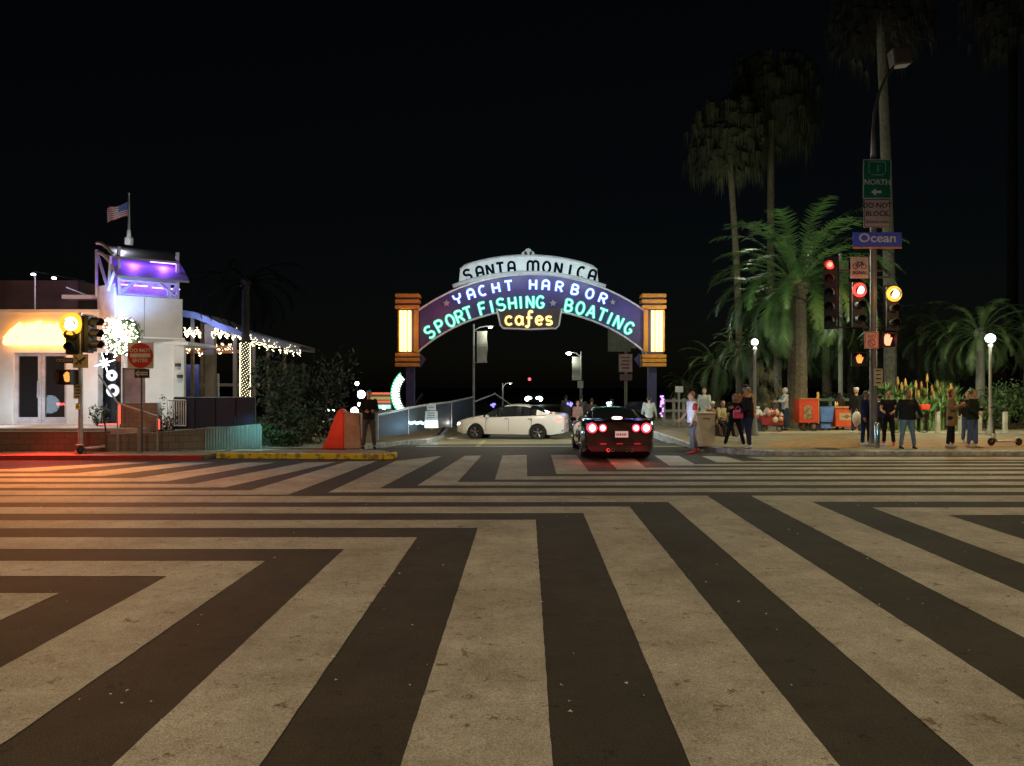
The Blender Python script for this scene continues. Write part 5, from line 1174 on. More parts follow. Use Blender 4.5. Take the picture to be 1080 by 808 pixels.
q = MB(); q.box((4.5, -.5, .42), (.2, .5, .05)); q.build('bumper_trim', mat('grey_trim', (.15, .15, .15), .5), sed)
v = sed.location
lamp('car_head_light', v + Vector((-.35, .1, .65)), 8, (1, .95, .85), 'POINT', .05); lamp('tail_glow', v + cs * 2 + Vector((.35, -.5, .9)), 5, (1, .1, .08), 'POINT', .08)
lamp('sedan_side_fill', v + cs * 2 + Vector((1.2, -3.0, 2.0)), 150, (.75, 1, 1), 'POINT', .4)  # added fill without a visible source, brightens the tail side of the sedan
lamp('sedan_front_fill', (gx(530, 26), 28.0, 2.6), 240, (1, .86, .76), 'POINT', .5)  # added fill on the camera side of the sedan, no visible source
lamp('ramp_street_light', (gx(500, 32) - .5, 28.5, 6.2), 620, (1, .80, .45), 'SPOT', .2, (0, 0, 0), 140, .6)
# --- dark sports coupe from behind
LC = 4.5
TC = dict(L=LC, sill=lambda x: .17 + .10 * max(0, (x - LC + .45) / .45) + .04 * max(0, 1 - x / .4),
    top=[(0, .50), (.2, .62), (.9, .80), (1.55, .92), (2.3, 1.26), (2.6, 1.31), (2.95, 1.28), (3.75, 1.04), (4.0, 1.01), (4.42, 1.01), (4.5, .95)],
    belt=[(0, .46), (.3, .62), (1.0, .78), (1.6, .84), (2.8, .92), (3.7, .98), (4.3, 1.0), (4.5, .93)],
    w=[(0, .62), (.2, .80), (.8, .93), (1.8, .90), (2.6, .91), (3.4, .96), (4.1, .95), (4.4, .88), (4.5, .82)],
    wt=[(0, .6), (1.6, .68), (2.3, .56), (3.0, .55), (3.8, .66), (4.5, .7)])
BPAINT = mat('black_car_paint', (.028, .008, .012), .18, coat=.8, spec=.7, col2=(.012, .009, .01))
yawc = R(-90)  # tail towards the camera: local +x -> -Y
dz_ = 19.75
cpe = car('dark low sports coupe seen from behind with four round red tail lights at the crossing', (0, 0, 0), yawc, TC, BPAINT, mat('alloy_dark', (.30, .29, .3), .3, .8), (.88, 3.55), .335, (1.55, 2.3, 2.95, 3.85), pillars=((2.75, 2.95),), track=.80)
yy_ = yawc + R(0); cpe.location = (gx(653.5, dz_) - cos(yy_) * LC, dz_ - sin(yy_) * LC, .01); cpe.rotation_euler.z = yy_
HOT = glow('tail_light_core', (1, .55, .55), 6); RR = glow('tail_ring_red', (1, .04, .06), 3.2)
MY = Matrix.Rotation(R(90), 3, 'Y')
# local y -> world: with yaw -90, local +y maps to +X
for yy, r_, hot in ((-.70, .125, 1), (-.43, .095, 1), (.42, .095, 1), (.68, .125, 1)):
    q = MB(); q.lathe([(0, .0), (r_, .0), (r_ + .015, -.05)], (4.515, yy, .82), 20, MY); f = q.build('tail_light', RR, cpe)
    q = MB(); q.ball((4.515, yy, .82), (.035, r_ * .68, r_ * .68), 14, 8); q.build('bulb_glow', HOT, f, smooth=True)
q = MB(); q.ball((4.02, 0, 1.06), (.03, .14, .035), 12, 8); q.build('brake_light', HOT, cpe, smooth=True)
q = MB(); q.box((4.52, .05, .66), (.02, .33, .16)); plt = q.build('licence_plate', mat('plate_white', (.75, .72, .72), .5, emit=(1, .8, .8), es=.22), cpe)
for k in range(6): q = MB(); q.box((4.533, -.07 + k*.045, .655), (.004, .026, .06 - (k % 2) * .012)); q.build('plate_mark', mat('plate_ink', (.08, .08, .2), .6), plt)
q = MB(); q.box((4.50, 0, .30), (.10, 1.5, .16)); q.build('rear_diffuser', mat('black_trim', (.012, .012, .012), .5), cpe, bevel=.02)
for yy in (-.30, -.18, .18, .30): q = MB(); q.lathe([(.03, -.1), (.045, -.1), (.045, .05), (.035, .05), (.03, -.08)], (4.54, yy, .26), 14, MY); q.build('exhaust_pipe', MATS['chrome'], cpe)
for yy in (-.42, .0, .45): q = MB(); q.box((4.53, yy, .42), (.02, .16, .03)); q.build('reflector', mat('reflector_red', (.4, .02, .03), .3, emit=(1, .1, .1), es=.15), cpe)
for sd in (1, -1): q = MB(); q.box((1.85, sd*.98, .93), (.10, .18, .11)); q.build('wing_mirror', BPAINT, cpe, bevel=.03)
q = MB(); q.tube([(4.40, y_ / 10, 1.025 + .0 * y_) for y_ in range(-8, 9)], [(.05, .012)] * 17, 6); q.build('spoiler', BPAINT, cpe)
q = MB(); q.tube([(3.86, -.62, 1.05), (3.1, -.55, 1.23), (2.95, -.45, 1.295), (2.93, .45, 1.295), (3.1, .55, 1.23), (3.86, .62, 1.05)], .012, 5); q.build('window_trim', MATS['chrome'], cpe)
v = Vector(cpe.location)
for dx in (-.7, .7): lamp('tail_glow', (gx(648, dz_) + dx, dz_ - .62, .20), 6, (1, .05, .06), 'POINT', .1)
lamp('tail_glow', (gx(640, dz_), dz_ - .75, .2), 5, (1, .04, .04), 'POINT', .15)
# far car headlights on the ramp: two oncoming cars
TF = TS
for i, (px, d2, lab) in enumerate(((563, 90, 'distant dark car coming up the ramp with green-white headlights, behind the white car'), (667, 38, 'dark parked car on the ramp just beyond the dark sports car'))):
    c2 = car(lab, (0, 0, 0), R(90) if i == 0 else R(70), TS, mat('dark_car_paint', (.03, .03, .035), .3, coat=.5), MATS['alloy_dark'], (.86, 3.55), .325, (1.3, 2.15, 3.15, 3.98), track=.74)
    c2.location = (gx(px, d2), d2, ramp_z(d2))
    for sd in (1, -1): blob(c2, 'headlight', (.1, sd*.62, .68), (.1, .42 if i == 0 else .1, .30 if i == 0 else .08), glow('headlight_green_white', (.8, 1, .92), 14) if i == 0 else mat('clear_lens', (.3, .3, .3), .2))  # far headlights drawn oversize, their glow put into the shape
# far car body sits low; its lights show over the white car's roof

# ================================================================ SIGNALS
HSG = mat('signal_black', (.025, .02, .018), .55)
def signal_head(parent, c, rz, n_l, lit, r=.10, color=None, gap=.30, lens_r=None, name='signal_head', core=None):
    """vertical head, lenses face local -Y rotated by rz; lit = index or None"""
    M = Matrix.Rotation(rz, 3, 'Z'); c = Vector(c); hgt = gap * n_l
    q = MB(); q.box(c, (.34, .22, hgt + .04), rz); q.box(c + M @ V3(0, .03, 0), (.42, .02, hgt + .12), rz)
    hd_ = q.build(name, HSG, parent, bevel=.01)
    for i in range(n_l):
        z = c + V3(0, 0, hgt / 2 - gap * (i + .5)); q = MB()
        fr_ = []
        for k in range(13):
            a = R(-30 + 240 * k / 12); fr_.append((cos(a) * .135, sin(a) * .135))
        vs = [];
        for (x, zz) in fr_: vs += [z + M @ V3(x, -.11, zz), z + M @ V3(x, -.36 + (.06 if zz < 0 else 0), zz * 1.0 - .02), z + M @ V3(x*.94, -.11, zz*.94), z + M @ V3(x*.94, -.36 + (.06 if zz < 0 else 0), zz*.94 - .02)]
        q.add(vs, [f for k in range(12) for f in ((4*k, 4*k+4, 4*k+5, 4*k+1), (4*k+2, 4*k+3, 4*k+7, 4*k+6), (4*k+1, 4*k+5, 4*k+7, 4*k+3))]); q.build('visor', HSG, hd_)
        q = MB(); rr = lens_r if (lens_r and i == lit) else .125  # lit lens drawn oversize, its bloom put into the shape
        q.ball(z + M @ V3(0, -.115 - (.06 if (lens_r and i == lit) else 0), 0), (rr, .05, rr), 16, 8, M); q.build('lens', color if i == lit else mat('dark_lens_%d' % (i % 3), [(.03, .006, .006), (.03, .02, .006), (.006, .02, .015)][i % 3], .5), hd_, smooth=True)
        if i == lit and core: lo_ = hd_.children[-1] if False else hd_; q = MB(); q.ball(z + M @ V3(0, -.125 - (.06 if lens_r else 0), 0), (rr * .68, .06, rr * .68), 16, 8, M); q.build('glare_core', core, lo_, smooth=True)  # pale core stands in for the overexposed centre of the lens
    return hd_
HAND = [(-.02, -.10), (.05, -.10), (.08, -.02), (.10, .04), (.075, .055), (.05, .01), (.055, .10), (.03, .105), (.022, .03), (.02, .125), (-.005, .125), (-.008, .03), (-.02, .11), (-.045, .10), (-.035, .02), (-.055, .07), (-.075, .06), (-.06, -.02), (-.05, -.07)]
def ped_head(parent, c, rz, sc_=1.0, m=None, full=False):
    M = Matrix.Rotation(rz, 3, 'Z'); c = Vector(c); q = MB(); q.box(c, (.42, .24, .40), rz); q.box(c + M @ V3(0, -.2, .19), (.42, .2, .02), rz); q.box(c + M @ V3(-.2, -.2, 0), (.02, .2, .38), rz); q.box(c + M @ V3(.2, -.2, 0), (.02, .2, .38), rz)
    h_ = q.build('pedestrian_head', HSG, parent)
    q = MB(); pts = [c + M @ V3(x * sc_, -.13, z * sc_) for x, z in HAND]; p2 = [p + M @ V3(0, -.012, 0) for p in pts]; n = len(pts)
    q.add(pts + p2, [tuple(range(n)), tuple(range(2*n-1, n-1, -1))] + [(i, (i+1) % n, n+(i+1) % n, n+i) for i in range(n)]); q.build('hand_symbol', m or glow('hand_orange', (1, .30, .06), 1.7), h_)
    return h_
def plate(parent, c, w_, h_, m, name='sign_plate', border=None, rz=0):
    q = MB(); q.box(c, (w_, .012, h_), rz); q = q.build(name, m, parent, bevel=.002)
    if border:
        b = MB(); c = Vector(c); t_ = .018
        for dx, dz, a, b2 in ((0, h_/2 - t_*1.2, w_ - 2*t_, t_), (0, -h_/2 + t_*1.2, w_ - 2*t_, t_), (w_/2 - t_*1.2, 0, t_, h_ - 4*t_), (-w_/2 + t_*1.2, 0, t_, h_ - 4*t_)): b.box(c + V3(dx, -.009, dz), (a, .005, b2))
        b.build('border', border, q)
    return q
# ---- left signal mast
d = 20.45; o = Vector((gx(85, d), d, SW)); ls = thing('traffic_signal', 'traffic signal on a steel post before the restaurant, glaring amber, other heads turned right', 'traffic signal', o)
def LP(px, py, dd=None): v = P(px, py, dd or d); return v - o
q = MB(); q.lathe([(.14, 0), (.14, .06), (.08, .12), (.062, .2), (.055, LP(85, 330).z)], n=12); q.build('pole', STEEL, ls, smooth=True)
AMB = glow('amber_signal', (1, .42, .03), 1.8); AMC = glow('amber_core', (1, .80, .40), 12)
signal_head(ls, LP(78, 354), R(8), 3, 0, color=AMB, lens_r=.30, core=AMC)
signal_head(ls, LP(94, 352), R(80), 3, None)
q = MB(); q.box(LP(86, 334) + V3(0, .05, 0), (.5, .06, .05)); q.box(LP(86, 371) + V3(0, .05, 0), (.5, .06, .05)); q.build('bracket', HSG, ls)
ped_head(ls, LP(74, 398), R(-5), 1.2)
pl_ = plate(ls, LP(87, 381) + V3(0, -.09, 0), .40, .36, mat('sign_tan', (.45, .36, .20), .6)); q = MB(); q.tube([LP(82, 384) + V3(0, -.11, 0), LP(92, 377) + V3(0, -.11, 0)], .018, 5); q.tube([LP(82, 377) + V3(0, -.11, 0), LP(88, 384) + V3(0, -.11, 0)], .014, 5); q.build('crossed_symbol', SIGNK, pl_)
pl_ = plate(ls, LP(84, 413) + V3(0, -.09, 0), .22, .38, mat('sign_cream', (.45, .40, .28), .6)); 
for k in range(4): q = MB(); q.box(LP(84, 408 + k*3.4) + V3(0, -.1, 0), (.13 - .02 * (k % 2), .004, .03)); q.build('text_line', SIGNK, pl_)
pl_ = plate(ls, LP(66, 380) + V3(0, .25, 0), .72, .15, mat('street_sign_brown', (.10, .04, .04), .5)); lettering(pl_, 'OCEAN AV', .11, LP(66, 380) + V3(0, .235, 0), SIGNW, sx=1.1)
q = MB(); q.box(LP(80, 381) + V3(0, .2, 0), (.4, .03, .03)); q.build('bracket', HSG, ls)
q = MB(); q.box(LP(84, 428.5) + V3(0, -.07, 0), (.09, .08, .16)); q.build('push_button', YEL, ls)
# ---- DO NOT ENTER + ONE WAY
d = 21.9; o2 = Vector((gx(149.5, 20.75), 20.75, SW)); 
dn = thing('do_not_enter_sign', 'red round DO NOT ENTER sign above a ONE WAY arrow on a thin post', 'road sign', o2); d = 20.75
def L2(px, py): return P(px, py, 20.75) - o2
q = MB(); q.cyl((0, 0, 0), (0, 0, L2(149, 362).z), .028, n=8); q.build('post', mat('post_dark_steel', (.12, .12, .12), .5, .4), dn)
pl_ = plate(dn, L2(149, 375) + V3(0, -.04, 0), .70, .70, SIGNW)
q = MB(); c = L2(149, 375) + V3(0, -.052, 0); q.lathe([(0, .004), (.335, .004), (.335, -.004), (0, -.004)], c, 32, Matrix.Rotation(R(90), 3, 'X')); q.build('red_disc', SIGNR, pl_)
q = MB(); q.box(c + V3(0, -.008, 0), (.54, .006, .10)); q.build('white_bar', SIGNW, pl_)
lettering(pl_, 'DO NOT', .14, c + V3(0, -.008, .13), SIGNW, bold=.003); lettering(pl_, 'ENTER', .14, c + V3(0, -.008, -.14), SIGNW, bold=.003)
pl_ = plate(dn, L2(150.5, 394) + V3(0, -.04, 0), .40, .24, SIGNK); c = L2(150.5, 394) + V3(0, -.052, 0)
q = MB(); q.prism([(-.18, 0), (-.09, .09), (-.09, .045), (.16, .045), (.16, -.045), (-.09, -.045), (-.09, -.09)], 'y', 0, .005); q.v = [tuple(Vector(v) + c) for v in q.v]; ar = q.build('arrow', SIGNW, pl_); lettering(ar, 'ONE WAY', .062, c + V3(.02, -.006, 0), SIGNK, bold=.001)
# ---- right signal mast
DR = 22.6; oR = Vector((gx(921, DR), DR, SW)); rs = thing('traffic_signal', 'tall mast with street signs, red and amber signals and two hand signals', 'traffic signal', oR)
def LR(px, py, dy=0.0): v = P(px, py, DR) - oR; v.y += dy; return v
q = MB(); q.lathe([(.22, 0), (.22, .05), (.13, .12), (.105, .3), (.085, LR(921, 165).z)], n=14)
q.tube([LR(921, 166), LR(921, 140), LR(922.5, 118), LR(927, 98), LR(934, 82), LR(942, 71)], [.085, .06, .05, .045, .04, .035], 8); q.build('pole', mat('mast_grey', (.16, .14, .13), .5, .3), rs, smooth=True)
q = MB(); q.box(LR(949, 61), (.52, .4, .5), 0, 0, R(-8)); q.build('lamp_box', mat('lamp_box_grey', (.16, .12, .11), .7), rs, bevel=.03)
q = MB(); q.box(LR(921, 470), (.62, .5, .12)); q.build('base_plate', KERB, rs, bevel=.02)
pl_ = plate(rs, LR(923, 190, -.12), .84, 1.16, SIGNG, border=SIGNW); c = LR(923, 190, -.13)
q = MB(); pts = [(-.24, .46), (-.2, .5), (.2, .5), (.24, .46), (.24, .20), (.16, .12), (-.16, .12), (-.24, .20), (-.24, .46)]; q.tube([c + V3(x, -.004, z) for x, z in pts], .012, 4); q.build('route_shield', mat('sign_green_pale', (.2, .4, .28), .6), pl_)
lettering(pl_, '1', .28, c + V3(.02, -.006, .30), MATS['sign_green_pale']); lettering(pl_, 'NORTH', .22, c + V3(0, -.006, -.10), SIGNW, bold=.003)
q = MB(); q.prism([(-.16, 0), (-.02, .10), (-.02, .035), (.14, .035), (.14, -.035), (-.02, -.035), (-.02, -.10)], 'y', -.006, 0); q.v = [tuple(Vector(v) + c + V3(-.02, 0, -.38)) for v in q.v]; q.build('arrow', SIGNW, pl_)
pl_ = plate(rs, LR(923, 226, -.12), .78, .84, mat('sign_pinkish', (.50, .36, .30), .6), border=SIGNK); c = LR(923, 226, -.135)
lettering(pl_, 'DO NOT', .21, c + V3(0, 0, .22), SIGNK, bold=.003); lettering(pl_, 'BLOCK', .21, c + V3(0, 0, -.02), SIGNK, bold=.003); lettering(pl_, 'INTERSECTION', .095, c + V3(0, 0, -.26), SIGNK)
pl_ = plate(rs, LR(923, 253.5, -.13), 1.42, .42, SIGNB); c = LR(923, 253, -.145); lettering(pl_, 'Ocean', .36, c + V3(0, 0, .02), SIGNW, bold=.006, sx=1.15)
q = MB(); q.box(LR(923, 262.3, -.14), (1.42, .016, .05)); q.build('orange_line', ORG, pl_)
pl_ = plate(rs, LR(904.5, 283, -.12), .52, .62, MATS['sign_pinkish']); c = LR(904.5, 281, -.135)
q = MB()
for sx_ in (-.12, .12): q.tube([c + V3(sx_ + .075*cos(a*pi/8), 0, -.02 + .075*sin(a*pi/8)) for a in range(17)], .010, 4)
q.tube([c + V3(*p) for p in ((-.12, 0, -.02), (-.05, 0, .10), (.06, 0, .10), (.12, 0, -.02), (.07, 0, .12), (.10, 0, .14))], .010, 4); q.tube([c + V3(*p) for p in ((-.12, 0, -.02), (0, 0, -.02), (.06, 0, .10))], .009, 4); q.tube([c + V3(*p) for p in ((0, 0, -.02), (-.05, 0, .12), (-.09, 0, .13))], .009, 4)
q.build('bicycle_symbol', SIGNK, pl_); lettering(pl_, 'SIGNAL', .13, c + V3(0, -.002, -.21), SIGNK, bold=.002)
REDL = glow('red_signal', (1, .05, .03), 2.4); REDK2 = glow('red_signal_core', (1, .55, .5), 4)
h1 = signal_head(rs, LR(876, 309, -.05), R(-35), 5, 0, color=REDL, gap=.40, core=glow('red_arrow_core', (1, .30, .2), 2.2))
h2 = signal_head(rs, LR(903, 322, -.05), R(0), 3, 0, color=REDL, lens_r=.21, gap=.42, core=REDK2)
h3 = signal_head(rs, LR(939, 326, -.05), R(0), 3, 0, color=glow('amber_right', (1, .42, .05), 1.6), lens_r=.23, gap=.42, core=glow('amber_right_core', (1, .85, .5), 6))
for a_, b_2, w_ in ((907, 285, 1.5), (907, 345, 1.5), (930, 292, .5), (930, 342, .5), (914, 379, .35), (928, 359, .35)): q = MB(); q.box(LR(a_, b_2, .08 if w_ > .4 else .04), (w_, .05, .05)); q.build('bracket', HSG, rs)
ped_head(rs, LR(906, 379), R(-22), 1.15)
ped_head(rs, LR(933, 359), R(5), 1.55, glow('hand_red', (1, .26, .14), 2.6))
pl_ = plate(rs, LR(917, 359, -.13), .42, .50, MATS['sign_pinkish'], border=mat('sign_ink_red', (.3, .05, .05), .6)); c = LR(917, 359, -.145)
lettering(pl_, 'NO', .15, c + V3(0, 0, .10), MATS['sign_ink_red']); q = MB(); q.tube([c + V3(.10*cos(a*pi/8), 0, -.08 + .10*sin(a*pi/8)) for a in range(17)], .012, 4); q.tube([c + V3(-.07, 0, -.01), c + V3(.07, 0, -.15)], .012, 4); q.build('symbol', MATS['sign_ink_red'], pl_)
pl_ = plate(rs, LR(924, 398, -.13), .26, .50, MATS['sign_cream']); 
for k in range(4): q = MB(); q.box(LR(924, 391 + k*4.2, -.14), (.16 - .03 * (k % 2), .004, .035)); q.build('text_line', SIGNK, pl_)
for (px, py, pw, cc) in ((902, 306, 7, (1, .08, .06)), (870, 285, 2.5, (1, .1, .06)), (939, 308, 6, (1, .68, .22)), (932, 359, 3, (1, .2, .1))): lamp('signal_glow', P(px, py, DR - .55), pw, cc, 'POINT', .12)
lamp('signal_glow', P(77, 346, 20.45 - .6), 9, (1, .62, .12), 'POINT', .15)
lamp('sign_fill', P(930, 250, 18.5), 75, (.9, .92, 1), 'POINT', .3)  # unseen lamp added to brighten the mast signs
# steel bollard lit teal beside the mast
q = MB(); q.lathe([(.0, .72), (.06, .72), (.075, .69), (.075, 0)], n=14); b_ = q.build('steel_bollard', mat('polished_steel', (.45, .55, .6), .2, .9), smooth=True); tag(b_, 'short polished steel bollard with a bluish sheen right of the mast foot', 'bollard'); b_.location = (gx(925, 22.1), 22.1, SW)
lamp('bollard_light', (gx(931, 21.5), 21.3, .75), 5, (.2, .85, 1), 'POINT', .04)
# grey concrete lamp post behind the heads
cp_ = thing('utility_pole', 'pale slender pole standing behind the red signal heads', 'pole', (gx(886.5, 36), 36, SW)); q = MB(); q.lathe([(.14, 0), (.11, .3), (.085, gz(268, 36) - SW)], n=12); q.build('shaft', mat('pale_pole', (.42, .40, .34), .7), cp_, smooth=True)
q = MB(); q.box((.05, -.12, gz(288, 36) - SW), (.52, .03, 1.05)); q.build('sign_panel', mat('green_white_panel', (.25, .32, .16), .6, col2=(.12, .18, .08)), cp_)
# ================================================================ STREET FURNITURE AND VENDORS
# red barrier wedge + concrete block
b = thing('crash_barrier', 'concrete barrier block with a bright red sloping end, beside the man in black', 'barrier', (gx(362, 21.9), 22.0, .11))
z1 = gz(431, 21.9) - .11; q = MB(); xl, xm2, xr = gx(340, 21.9) - b.location.x, gx(364, 21.9) - b.location.x, gx(383, 21.9) - b.location.x
q.prism([(xl, 0), (xl + .12, .22), (xl + .42, z1 - .12), (xl + .52, z1), (xm2, z1 - .06), (xm2, 0)], 'y', -.25, .25); q.build('red_end', mat('barrier_red', (.75, .06, .02), .5, col2=(.6, .05, .02)), b, bevel=.03)
q = MB(); q.prism([(xm2 + .004, 0), (xm2 + .004, z1 - .10), (xr - .06, z1 - .14), (xr, 0)], 'y', -.27, .27); q.build('block', mat('barrier_concrete', (.40, .32, .24), .85, col2=(.25, .18, .13), scale=3), b, bevel=.03)
lamp('barrier_red_light', (gx(352, 20.9), 20.9, .9), 9, (1, .2, .1), 'POINT', .2)
# concrete bin
q = MB(); q.box((0, 0, .47), (.56, .5, .94)); q.box((0, 0, .97), (.60, .54, .06)); q = q.build('concrete_bin', mat('bin_concrete', (.62, .58, .46), .85, col2=(.5, .46, .36), scale=5), bevel=.02); tag(q, 'square pale concrete bin right behind the man in the white jersey', 'bin'); q.location = at(742, 470.5)
c = V3(.03, -.256, .82)
m_ = MB(); m_.box(c, (.22, .008, .03)); m_.build('smudged_plaque', mat('plaque', (.16, .10, .08), .7), q)
# flower cart
fc = thing('flower_cart', 'dark red vendor cart heaped with bagged popcorn and sweets, left of the hooded vendor', 'cart', at(812, 455)); 
q = MB(); q.prism([(-.40, .25), (.42, .25), (.46, .62), (-.44, .62)], 'y', -.3, .3); q.build('basin', mat('dark_red_paint', (.30, .03, .03), .5), fc, bevel=.02)
for x in (-.3, .3): q = MB(); q.lathe([(.1, -.03), (.12, -.03), (.12, .03), (.1, .03)], (x, -.2, .12), 14, Matrix.Rotation(R(90), 3, 'X')); q.build('wheel', TYRE, fc)
q = MB(); 
for x in (-.36, .36): q.tube([(x, -.2, .12), (x, -.2, .3)], .02, 5)
q.build('leg', BLK, fc)
random.seed(3)
BAGM = [mat('bag_pink', (.6, .3, .28), .4), mat('bag_cream', (.6, .5, .35), .4), mat('bag_white', (.65, .62, .6), .4), mat('bag_red', (.5, .12, .1), .4)]
tags_ = []
for i in range(26):
    x = random.uniform(-.42, .42); y = random.uniform(-.36, .1); z = .45 + random.uniform(0, .42) * (1 - abs(x)); q = MB(); r_ = random.uniform(.07, .12); q.ball((x, y, z), (r_, r_ * .8, r_ * 1.1), 8, 6); q.tube([(x, y, z + r_), (x + .01, y, z + r_ + .05)], [.012, .03], 5); q.build('snack_bag', BAGM[i % 4], fc, smooth=True)
q = MB(); q.ball((0, 0, .18), (.22, .18, .25), 10, 7); q.tube([(0, 0, .38), (.02, 0, .52)], [.03, .08], 6); q = tag(q.build('white_sack', mat('white_sack', (.6, .68, .72), .5), smooth=True), 'pale bluish sack standing on a dark crate left of the snack cart', 'sack'); v = at(799, 454); q.location = (v[0], v[1], v[2] + .42)
q = MB(); q.box((0, 0, .2), (.55, .45, .40)); q.box((0, 0, .41), (.6, .5, .03)); q = tag(q.build('crate', mat('dark_blue_crate', (.03, .05, .09), .6), bevel=.02), 'dark blue crate under the pale sack, left of the snack cart', 'crate'); q.location = at(797, 455)
lamp('cart_lamp', P(800, 425, 27.5), 9, (.7, .9, 1), 'POINT', .05)
# red poster cart
rc = thing('vendor_cart', 'tall red vendor cart with a faded picture panel, left of the blue bin', 'cart', at(851, 454.5)); dd = rc.location.y
def S(px): return px * dd / F
q = MB(); q.prism([(-S(11), .32), (S(9.5), .32), (S(9), S(33)), (-S(11.5), S(33))], 'y', -.3, .3); q.build('cart_box', mat('cart_red', (.62, .07, .03), .5, col2=(.5, .05, .02)), rc, bevel=.02)
q = MB(); q.box((-S(2), -.31, S(20)), (S(9), .012, S(14))); pn = q.build('picture_panel', mat('faded_picture', (.40, .24, .10), .6, col2=(.14, .10, .06), scale=6, contrast=(.45, .55)), rc)
q = MB(); q.box((0, 0, S(33) + .03), (S(22), .64, .05)); q.build('cart_top', mat('cart_orange', (.50, .18, .05), .6), rc)
q = MB(); q.tube([(S(9.5), -.2, .3), (S(9.5), -.2, S(41))], .05, 6); q.build('yellow_pole', mat('pole_yellow', (.65, .42, .08), .6), rc)
for x in (-S(5), S(6)): q = MB(); q.lathe([(.1, -.05), (.19, -.05), (.19, .05), (.1, .05), (.1, -.05)], (x, -.15, .19), 16, Matrix.Rotation(R(90), 3, 'X')); q.build('wheel', TYRE, rc)
# blue bin
bb = thing('blue_bin', 'sky blue open plastic bin on small wheels between the two red carts', 'bin', at(869, 454)); dd = bb.location.y
q = MB(); q.prism([(-S(6.5), S(9)), (S(6), S(9)), (S(8), S(25)), (-S(8), S(25))], 'y', -.28, .28); q.build('tub', mat('bin_blue', (.10, .22, .62), .5), bb, bevel=.02); q = MB(); q.prism([(-S(5), S(2.5)), (S(4.5), S(2.5)), (S(5), S(8)), (-S(5.5), S(8))], 'y', -.22, .22); q.build('lower_tub', MATS['bin_blue'], bb)
q = MB(); q.box((0, 0, S(8.5)), (S(13), .5, .04)); q.build('frame', BLK, bb)
for x in (-S(3), S(4)): q = MB(); q.lathe([(.03, -.02), (.07, -.02), (.07, .02), (.03, .02)], (x, -.15, .07), 12, Matrix.Rotation(R(90), 3, 'X')); q.build('wheel', TYRE, bb)
# red low cart with label
lc = thing('food_cart', 'low orange-red food cart with a pale panel on its front, right of the blue bin', 'cart', at(889.5, 453.5)); dd = lc.location.y
q = MB(); q.prism([(-S(12), .14), (S(12), .14), (S(12.5), S(23)), (-S(12.5), S(23))], 'y', -.32, .32); q.build('cart_box', mat('cart_orange_red', (.68, .09, .02), .5, col2=(.55, .06, .02)), lc, bevel=.02)
q = MB(); q.box((0, 0, S(24)), (S(26.5), .72, .06)); q.build('counter', mat('counter_wood', (.5, .26, .10), .6), lc)
q = MB(); q.box((-S(.5), -.328, S(14.5)), (S(15), .012, S(7.5))); pn = q.build('front_panel', mat('panel_tan', (.50, .38, .22), .6), lc)
q = MB(); q.lathe([(0, 0), (.10, 0), (.10, .01), (0, .01)], (-S(.5), -.34, S(14.5)), 14, Matrix.Rotation(R(90), 3, 'X') @ Matrix.Scale(.8, 3)); q.box((-S(.5), -.338, S(14.5)), (S(9), .008, .04)); q.build('panel_emblem', mat('emblem_brown', (.25, .12, .06), .6), pn)
for x in (-S(9), S(9)): q = MB(); q.lathe([(.03, -.02), (.07, -.02), (.07, .02), (.03, .02)], (x, -.2, .07), 12, Matrix.Rotation(R(90), 3, 'X')); q.build('wheel', TYRE, lc)
for k, (x, m0) in enumerate(((-.40, 'bottle_white'), (-.33, 'bottle_yellow'))): q = MB(); q.lathe([(0, 0), (.035, 0), (.035, .13), (.012, .17), (.012, .2), (0, .2)], n=10); q = tag(q.build('sauce_bottle', mat(m0, ((.7, .7, .7), (.8, .5, .05))[k], .4), smooth=True), ('white squeeze bottle at the left end of the food cart counter', 'yellow squeeze bottle second from the left on the food cart counter')[k], 'bottle'); q.location = Vector(lc.location) + V3(x, -.2, S(24) + .03)
# green parked thing behind: low fence / park railing
def rail_fence(name, label, x0, x1, d, z0, z1, n, bars, m, grp=None, slope=False):
    o = Vector((gx(x0, d), d, z0)); t = thing(name, label, 'fence', o, 0, grp); Lw = gx(x1, d) - gx(x0, d)
    for i in range(n + 1): q = MB(); q.box((Lw * i / n, 0, (z1 - z0) / 2), (.12, .12, z1 - z0)); q.build('post', m, t)
    for k in range(bars): q = MB(); q.box((Lw / 2, -.07, (z1 - z0) * (.3 + .62 * k / max(1, bars - 1))), (Lw, .04, .11)); q.build('rail', m, t)
    return t
WOODP = mat('fence_pale_wood', (.30, .27, .22), .8, col2=(.2, .18, .15))
rail_fence('rail_fence', 'pale three-rail fence between the arch pylon and the concrete bin', 700, 742, 34, -.1, gz(420, 34), 4, 3, WOODP)
rail_fence('rail_fence', 'low pale-topped rail behind the blue bin and the food cart', 862, 902, 34, 0, gz(419, 34), 3, 2, mat('green_grey_rail', (.16, .22, .18), .7))
sp_ = thing('notice_sign', 'small white notice on a wooden post in front of the rail fence', 'sign', (gx(716, 33), 33, 0)); q = MB(); q.box((0, 0, gz(414, 33) / 2), (.08, .08, gz(414, 33))); q.build('post', WOODP, sp_); plate(sp_, V3(0, -.06, gz(410.5, 33)), .34, .26, SIGNW)
